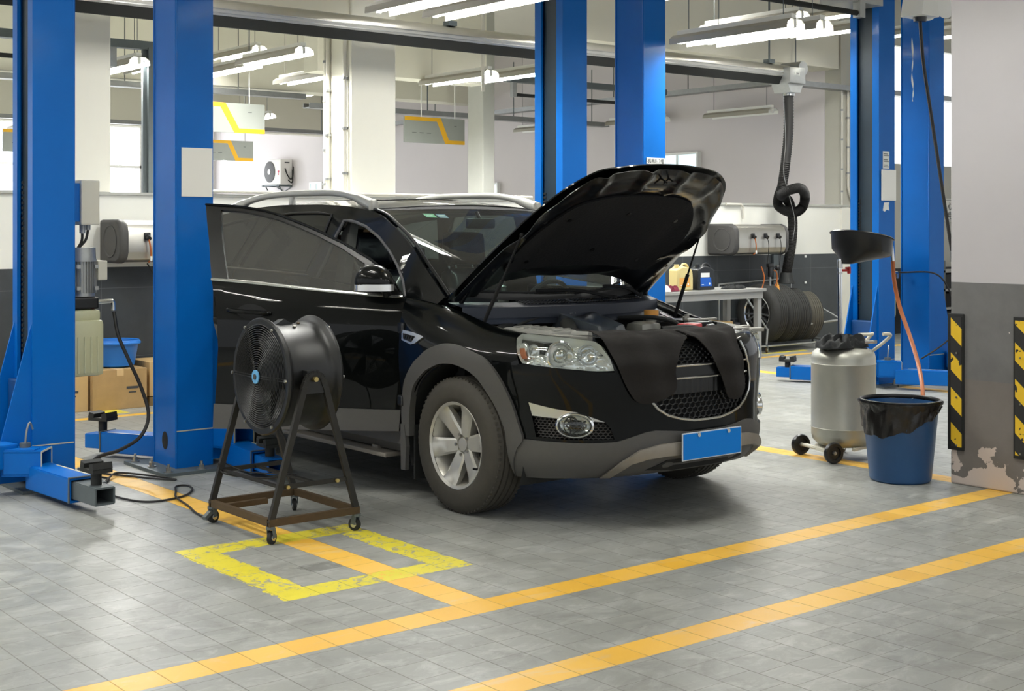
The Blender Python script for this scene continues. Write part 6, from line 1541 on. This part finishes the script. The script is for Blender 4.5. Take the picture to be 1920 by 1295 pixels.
b = B(); b.cyl((.31, -.21, .995), (.31, -.21, 1.035), .042, n=20); b.obj('reservoir_cap', 'orange_plastic', cb)
b = B(); b.tube(smooth_path([(.16, -.10, .99), (.24, -.30, 1.0), (.32, -.40, .97), (.26, -.48, .92)], 6), .013, n=8); b.tube(smooth_path([(-.05, -.60, .93), (.10, -.62, .945), (.28, -.60, .93), (.40, -.50, .91)], 6), .016, n=8); b.tube(smooth_path([(.10, -.50, .95), (.25, -.56, .955), (.34, -.65, .93)], 6), .018, n=8); b.tube(smooth_path([(-.6, .0, .93), (-.4, -.02, 1.0), (.0, .0, .99), (.5, .02, .98)], 6), .010, n=6); b.obj('coolant_hose', 'rubber_black', car)
b = B(); b.box((.50, -.30, .89), (.24, .20, .16), bev=.01); b.box((.50, -.30, .975), (.20, .16, .012)); bt_ = b.obj('battery', 'plastic_black', car, smooth=0)
b = B(); b.cyl((.43, -.36, .98), (.43, -.36, 1.0), .014, n=10); b.cyl((.57, -.24, .98), (.57, -.24, 1.0), .014, n=10); b.bar((.38, -.42, .985), (.62, -.42, .985), .02, .01); b.obj('battery_terminal', 'dusty_metal', bt_)
b = B(); b.box((.32, -.50, .95), (.12, .10, .05), rz=.3, bev=.01); b.obj('fuse_cover', 'red_plastic', car); 
b = B(); b.box((.40, -.58, .95), (.07, .02, .045), rz=.3, bev=.004); b.obj('metal_bracket', 'chrome_satin', car, smooth=0)
rnd = random.Random(4)
b = B()
for k in range(12): b.box((.46 + rnd.uniform(-.1, .22), -.58 + rnd.uniform(-.12, .10), .925 + rnd.uniform(0, .02)), (rnd.uniform(.05, .14), rnd.uniform(.02, .07), .02), rz=rnd.uniform(-.6, .9), bev=.004)
b.obj('radiator_bracket', 'dusty_metal', car, smooth=0)
b = B()
for k in range(10): x = rnd.uniform(-.6, .6); y = rnd.uniform(-.6, .1); b.tube(smooth_path([(x, y, .9), (x + rnd.uniform(-.1, .1), y + .06, .94), (x + rnd.uniform(-.2, .2), y + rnd.uniform(-.1, .15), .90)], 5), .007, n=5)
b.obj('wiring_loom', 'matte_black', car)
b = B()
for sg in (-1, 1): b.grid(lambda u, v: S(sg * (.62 + .50 * u), 1.095, .0) + Vector((-.0, .10 * v, .004 + .004 * v)), 10, 2)
b.obj('lamp_top_cover', 'dusty_plastic', car, smooth=60)

# ---- cabin
b = B(); b.b2((-.72, .30, .30), (.72, 3.4, .34)); b.obj('cabin_floor', 'interior_dark', car, smooth=0)
def seat(x, y, name, back=.78):
    b = B(); b.box((x, y, .58), (.50, .50, .18), bev=.06); b.box((x, y + .30, .60 + back * .42), (.48, .15, back * .80), M=Matrix.Rotation(-.22, 3, 'X'), bev=.06); s_ = b.obj(name, 'leather_black', car, smooth=60)
    b = B(); b.box((x, y + .46, 1.365), (.30, .13, .22), M=Matrix.Rotation(-.1, 3, 'X'), bev=.05); b.obj('headrest', 'leather_black', s_, smooth=60)
    b = B(); b.cyl((x - .07, y + .41, 1.05), (x - .07, y + .46, 1.27), .007, n=6); b.cyl((x + .07, y + .41, 1.05), (x + .07, y + .46, 1.27), .007, n=6); b.obj('headrest_post', 'chrome_satin', s_)
seat(-.38, 1.20, 'front_seat'); seat(.38, 1.20, 'front_seat')
b = B(); b.box((0, 2.0, .58), (1.24, .5, .18), bev=.05); b.box((0, 2.30, .92), (1.24, .14, .58), M=Matrix.Rotation(-.2, 3, 'X'), bev=.05)
for x in (-.42, .42): b.box((x, 2.38, 1.28), (.26, .10, .18), bev=.04)
b.obj('rear_seat', 'leather_black', car, smooth=60)
b = B(); b.grid(lambda u, v: (-.72 + 1.44 * v, .12 + .60 * u + .16 * (2 * v - 1) ** 2 * (1 - u), 1.07 - .03 * u - .04 * (u > .85) - .0), 8, 12); b.b2((-.70, .34, .55), (.70, .66, .98)); b.box((.38, .66, 1.03), (.34, .16, .10), bev=.03); b.obj('dashboard', 'interior_dark', car, smooth=30)
b = B(); b.tube([(.38 + math.cos(a) * .185, .80 - math.sin(a) * .07, 1.0 + math.sin(a) * .17) for a in rng(0, 2 * PI, 32)], .015, n=8); b.box((.38, .79, 1.0), (.14, .05, .10), bev=.02); b.bar((.21, .80, 1.0), (.55, .80, 1.0), .02, .03); b.obj('steering_wheel', 'leather_black', car)
b = B(); b.lathe([(.001, 0), (.03, 0), (.03, .05), (.012, .07), (.012, .09), (.02, .10), (.001, .11)], (-.36, .30, 1.07), n=16); b.obj('dash_ornament', 'glass_bottle', car)
b = B(); b.grid(lambda u, v: (-.70 + 1.4 * v, 3.30 - .2 * u, .7 + .75 * u), 2, 2); b.b2((-.68, 2.5, 1.0), (.68, 3.3, 1.02)); b.obj('rear_trim', 'interior_tan', car, smooth=0)
b = B(); b.box((0, .98, 1.53), (.22, .03, .065), bev=.015); b.cyl((0, .98, 1.55), (0, 1.02, 1.60), .012, n=8); b.obj('rear_view_mirror', 'plastic_black', car)
b = B(); b.prism([(.0, .0), (.10, 0), (.04, .95), (-.03, 1.05), (-.06, .95)], lambda a, c: (-.80 + max(0, c - .6) * .33, 1.47 + a * .9, .52 + c), lambda a, c: (-.74 + max(0, c - .6) * .33, 1.47 + a * .9, .52 + c)); b.obj('centre_pillar_trim', 'interior_grey', car, smooth=0)
b = B(); b.tube(smooth_path([(-.66, 1.50, 1.40), (-.60, 1.35, 1.1), (-.62, 1.2, .62)], 6), .012, n=4); b.obj('seat_belt', 'interior_grey', car)
b = B(); b.b2((.885, .5, .5), (.80, 1.5, 1.12)); dr_ = b.obj('far_front_door', 'car_paint', car, smooth=0, bevel=.02)
b = B(); panel(b, open_f, lambda a, c, o: GS(1)(a, c, -.01), .1, 0); b.obj('door_glass', 'tinted_glass', dr_)

# ---- open front door (hinged at the front, swung out 40 degrees)
HP = Vector((-.915, .52, 0)); DV = Vector((-.643, .766, 0)); NV = Vector((-.766, -.643, 0))
def bul(z):
    if z < .5: return -.012
    if z < .8: return -.012 * (.8 - z) / .3
    if z < 1.13: return -.05 * ((z - .8) / .33) ** 2
    return -.05 - .45 * (z - 1.13)
def DF(d, z, off=0.): return HP + DV * d + NV * (bul(z) + off * (1 if z < 1.13 else .9) - .008 * ((d - .55) / .55) ** 2 * (z < 1.13)) + Vector((0, 0, z + (off * .4 if z > 1.13 else 0)))
body = [(-.012, 1.108), (-.015, .95), (-.012, .70), (0, .50), (.01, .375), (.3, .372), (.8, .366), (1.109, .358), (1.102, .50), (1.088, .67), (1.078, .82), (1.09, .97), (1.115, 1.097), (1.149, 1.202), (.9, 1.184), (.486, 1.146), (.17, 1.122)]
fd = pl('front_door', body, 'car_paint', car, F=DF, sp=.035, edge=.03, th=.006)
top_o = [(-.007, 1.113), (.056, 1.197), (.15, 1.280), (.219, 1.328), (.39, 1.417), (.562, 1.491), (.68, 1.536), (.792, 1.575), (.9, 1.603), (1.021, 1.622), (1.098, 1.630), (1.272, 1.640)]
frame_o = top_o + [(1.245, 1.54), (1.211, 1.431), (1.18, 1.31), (1.149, 1.204), (.9, 1.186), (.486, 1.148), (.17, 1.124)]
glass_o = [(.245, 1.300), (.396, 1.388), (.558, 1.461), (.68, 1.508), (.81, 1.552), (.92, 1.578), (1.016, 1.596), (1.10, 1.604), (1.172, 1.608), (1.14, 1.47), (1.09, 1.31), (1.052, 1.204), (.9, 1.190), (.518, 1.154), (.235, 1.134)]
b = B(); panel(b, frame_o, DF, .03, .028, holes=(glass_o,), edge=.03); wf = b.obj('window_frame', 'black_trim', fd, smooth=40)
pl('door_glass', glass_o, 'tinted_glass', fd, F=lambda a, c, o: DF(a, c, -.014 + o), sp=.06, th=0)
b = B(); b.tube([DF(a, c, .004) for a, c in [(-.0, 1.118), (.17, 1.126), (.486, 1.150), (.9, 1.188), (1.149, 1.206)]], .010, n=8); b.obj('chrome_moulding', 'chrome_satin', fd)
b = B(); b.tube([DF(a, c, .006) for a, c in top_o], .007, n=6); b.obj('frame_trim', 'car_paint', fd)
b = B(); cl = [(.0, .492), (.6, .496), (1.103, .500), (1.109, .358), (.8, .366), (.3, .372), (.01, .375)]; panel(b, cl, lambda a, c, o: DF(a, c, .016 + o), .05, .02, edge=.04); b.obj('door_cladding', 'cladding', fd)
b = B(); cup = sm2([(.79, 1.03), (.86, 1.065), (.93, 1.065), (.98, 1.03), (.93, .99), (.85, .99)], 4); panel(b, cup, lambda a, c, o: DF(a, c, .002 + o), .02, .003); b.obj('handle_recess', 'matte_black', fd, smooth=40)
b = B(); b.tube(smooth_path([DF(.77, 1.018, .004), DF(.80, 1.022, .032), (DF(.90, 1.028, .040)), DF(1.0, 1.034, .032), DF(1.03, 1.036, .004)], 6), .012, n=8); b.obj('door_handle', 'car_paint', fd)
b = B(); panel(b, [(.02, .38), (1.08, .37), (1.06, .70), (1.06, 1.0), (1.10, 1.16), (.486, 1.12), (.02, 1.08)], lambda a, c, o: DF(a, c, -.10 + o), .08, .02); b.obj('inner_door_card', 'interior_dark', fd)
b = B(); pts = [(-.012, 1.108), (-.015, .95), (-.012, .70), (0, .50), (.01, .375)]; b.grid(lambda u, v: DF(np.interp(u * 4, range(5), [p[0] for p in pts]), np.interp(u * 4, range(5), [p[1] for p in pts]), -.004 - .10 * v), 8, 2)
pts2 = [(1.109, .358), (1.102, .50), (1.088, .67), (1.078, .82), (1.09, .97), (1.149, 1.202)]; b.grid(lambda u, v: DF(np.interp(u * 5, range(6), [p[0] for p in pts2]), np.interp(u * 5, range(6), [p[1] for p in pts2]), -.004 - .10 * v), 10, 2); b.obj('door_shell', 'car_paint', fd, smooth=30)
# mirror
mc = DF(.13, 1.172, .135)
b = B(); n_ = 28; rows = []
Lx = DV; Ly = NV
for j in range(15):
    t = j / 14; zz = -.072 + .150 * t; e = math.sqrt(max(.0, 1 - max(0, (t - .28) / .72) ** 2.4)) if t > .28 else .90 + .10 * (t / .28)
    for i in range(n_):
        a = 2 * PI * i / n_; rx = .118 * e * (1 - .16 * t); ry = .075 * e
        cc = math.copysign(abs(math.cos(a)) ** .8, math.cos(a)); ss = math.copysign(abs(math.sin(a)) ** .8, math.sin(a))
        rows.append(mc + Lx * (cc * rx + .012 * t) + Ly * (ss * ry) + Vector((0, 0, zz)))
b.add(rows, [(j * n_ + i, j * n_ + (i + 1) % n_, (j + 1) * n_ + (i + 1) % n_, (j + 1) * n_ + i) for j in range(14) for i in range(n_)] + [tuple(range(n_ - 1, -1, -1)), tuple(14 * n_ + i for i in range(n_))])
mr = b.obj('door_mirror', 'car_paint', fd, smooth=60)
b = B()
def mir(u, v):
    a = -.35 + 3.3 * u + 0; cc = math.copysign(abs(math.cos(a)) ** .8, math.cos(a)); ss = math.copysign(abs(math.sin(a)) ** .8, math.sin(a)); return mc + Lx * cc * .111 + Ly * ss * .071 + Vector((0, 0, -.068 + .036 * v))
for kk in range(1):
    b.grid(mir, 20, 3)
for i in range(len(b.v)): b.v[i] = tuple(Vector(b.v[i]) + (Vector(b.v[i]) - mc).normalized() * .004)
b.obj('mirror_indicator', 'lamp_silver', fd, smooth=60)
b = B(); b.tube(smooth_path([mc + Vector((0, 0, -.045)), mc - Ly * .07 - Lx * .03 + Vector((0, 0, -.06)), DF(.09, 1.13, -.0)], 5), .026, n=10); b.obj('mirror_arm', 'black_trim', fd)
for z in (.55, .95): 
    b = B(); b.box(HP + Vector((.03, -.02, z)), (.10, .05, .06), bev=.01); b.obj('door_hinge', 'car_inner', car, smooth=0)

# ---- road wheels
def wheel(x, y, sg, rot):
    def W_(p): return p
    b = B(); c = (0, 0, 0); R = .360; w = .225; ri = .226
    pr = [(ri, -w / 2 + .012), (ri + .006, -w / 2 + .004), (ri + .03, -w / 2 - .004), (R - .055, -w / 2 - .006), (R - .028, -w / 2 + .004), (R - .010, -w / 2 + .020), (R - .002, -w / 2 + .034)]
    for k in range(4):
        a = -w / 2 + .055 + k * (w - .11) / 3; pr += [(R, a - .006), (R - .009, a - .004), (R - .009, a + .004), (R, a + .006)]
    pr += [(R - .002, w / 2 - .034), (R - .010, w / 2 - .02), (R - .055, w / 2 + .006), (ri, w / 2), (ri - .01, 0), (ri, -w / 2 + .012)]
    b.lathe(pr, c, (1, 0, 0), n=72)
    # shoulder lugs
    for k in range(72):
        a = 2 * PI * k / 72
        for s in (-1, 1): b.box((s * (w / 2 - .036), math.cos(a) * (R - .0095), math.sin(a) * (R - .0095)), (.030, .014, .016), M=Matrix.Rotation(a - PI / 2, 3, 'X') @ Matrix.Rotation(.0, 3, 'Z'))
    t = b.obj('tyre', 'rubber_tire', car, smooth=40); t.location = (x, y, FZ_ + .012); t.rotation_euler = (0, 0, PI if sg > 0 else 0)
    b = B(); b.lathe([(.214, -w / 2 + .012), (.229, -w / 2 + .004), (.233, -w / 2 + .010), (.229, -w / 2 + .02), (.218, -w / 2 + .03), (.205, -.02), (.20, .06), (.22, .10)], c, (1, 0, 0), n=64); b.obj('rim', 'wheel_silver', t, smooth=50)
    b = B(); b.lathe([(.001, .01), (.16, .01), (.165, .03), (.2, .03)], c, (1, 0, 0), n=40); b.obj('brake_disc', 'wheel_inner', t)
    b = B(); b.box((.0, .10, .10), (.05, .07, .12), M=Matrix.Rotation(.8, 3, 'X'), bev=.01); b.obj('brake_caliper', 'wheel_inner', t)
    for k in range(6):
        a = rot + 2 * PI * k / 6; b = B()
        prof = [(.045, .030, -.048, .03), (.075, .034, -.056, .03), (.12, .037, -.064, .026), (.17, .041, -.072, .022), (.205, .046, -.084, .018), (.222, .052, -.098, .014)]
        vs = []
        for r, hw, xo, dp in prof:
            for sx, dx in ((-1, .0), (-.72, -.008), (.72, -.008), (1, 0), (.8, dp + .02), (-.8, dp + .02)):
                vs.append((xo + dx, math.cos(a) * r - math.sin(a) * hw * 1.18 * sx, math.sin(a) * r + math.cos(a) * hw * 1.18 * sx))
        n = 6; b.add(vs, [(j * n + i, j * n + (i + 1) % n, (j + 1) * n + (i + 1) % n, (j + 1) * n + i) for j in range(len(prof) - 1) for i in range(n)] + [tuple(range(n)), tuple((len(prof) - 1) * n + i for i in range(n))])
        b.obj('wheel_spoke', 'wheel_silver', t, smooth=30)
    b = B(); b.lathe([(.001, .060), (.034, .059), (.037, .052), (.038, .040), (.058, .044), (.072, .05), (.076, .03), (.07, -.02)], c, (-1, 0, 0), n=40); b.obj('hub', 'wheel_silver', t, smooth=40)
    b = B()
    for k in range(5): a = rot + .3 + 2 * PI * k / 5; b.cyl((-.044, math.cos(a) * .055, math.sin(a) * .055), (-.064, math.cos(a) * .055, math.sin(a) * .055), .0095, n=6)
    b.obj('wheel_nut', 'bolt_metal', t, smooth=20)
    b = B(); a = 3.75; b.cyl((-.07, math.cos(a) * .19, math.sin(a) * .19), (-.10, math.cos(a) * .18, math.sin(a) * .18), .006, n=8); b.obj('tyre_valve', 'matte_black', t)
wheel(-.795, FX, -1, math.radians(50)); wheel(.795, FX, 1, .2); wheel(-.795, RX, -1, .7); wheel(.795, RX, 1, .1)
b = B(); b.cyl((-.7, FX, .33), (.7, FX, .33), .03); b.cyl((-.7, RX, .33), (.7, RX, .33), .04); b.b2((-.5, -.55, .26), (.5, .5, .42)); b.b2((-.45, .5, .30), (.45, 3.2, .34)); b.obj('underbody', 'engine_dark', car, smooth=0)

# ---- black protective cloths over the nose
def cloth(poly, name, label, seed):
    P_ = sm2(poly, 3)
    def F(a, c, off=0.):
        if c <= VT: p = S(a, c, .030 + .006 * math.sin(a * 30 + c * 9 + seed) + .004 * math.sin(c * 40) + off * 1)
        else: p = S(a, VT, .032 + off) + Vector((0, (c - VT) * .9, .004 * math.sin(a * 25)))
        return p + Vector((CXW, CYW, 0))
    b = B(); panel(b, P_, F, .022, .005, edge=.02); return tag(b.obj(name, 'cloth_black', smooth=60), label, 'cloth', 'protective cloths over the car nose')
cloth([(-.70, 1.22), (-.69, 1.08), (-.645, .998), (-.599, .895), (-.555, .797), (-.516, .714), (-.475, .652), (-.43, .628), (-.38, .632), (-.30, .652), (-.24, .685), (-.232, .74), (-.242, .80), (-.215, .88), (-.16, .96), (-.125, 1.0), (-.11, 1.10), (-.10, 1.22), (-.35, 1.24)], 'cover_cloth', 'larger black protective cloth draped over the near side of the car nose', 0)
cloth([(-.14, 1.22), (-.125, 1.02), (-.08, .975), (-.01, .90), (.03, .817), (.085, .746), (.108, .68), (.13, .635), (.165, .614), (.22, .612), (.262, .640), (.288, .70), (.28, .78), (.255, .86), (.25, .97), (.30, 1.07), (.32, 1.22), (.1, 1.25)], 'cover_cloth', 'narrower black protective cloth hanging over the middle of the grille', 2)
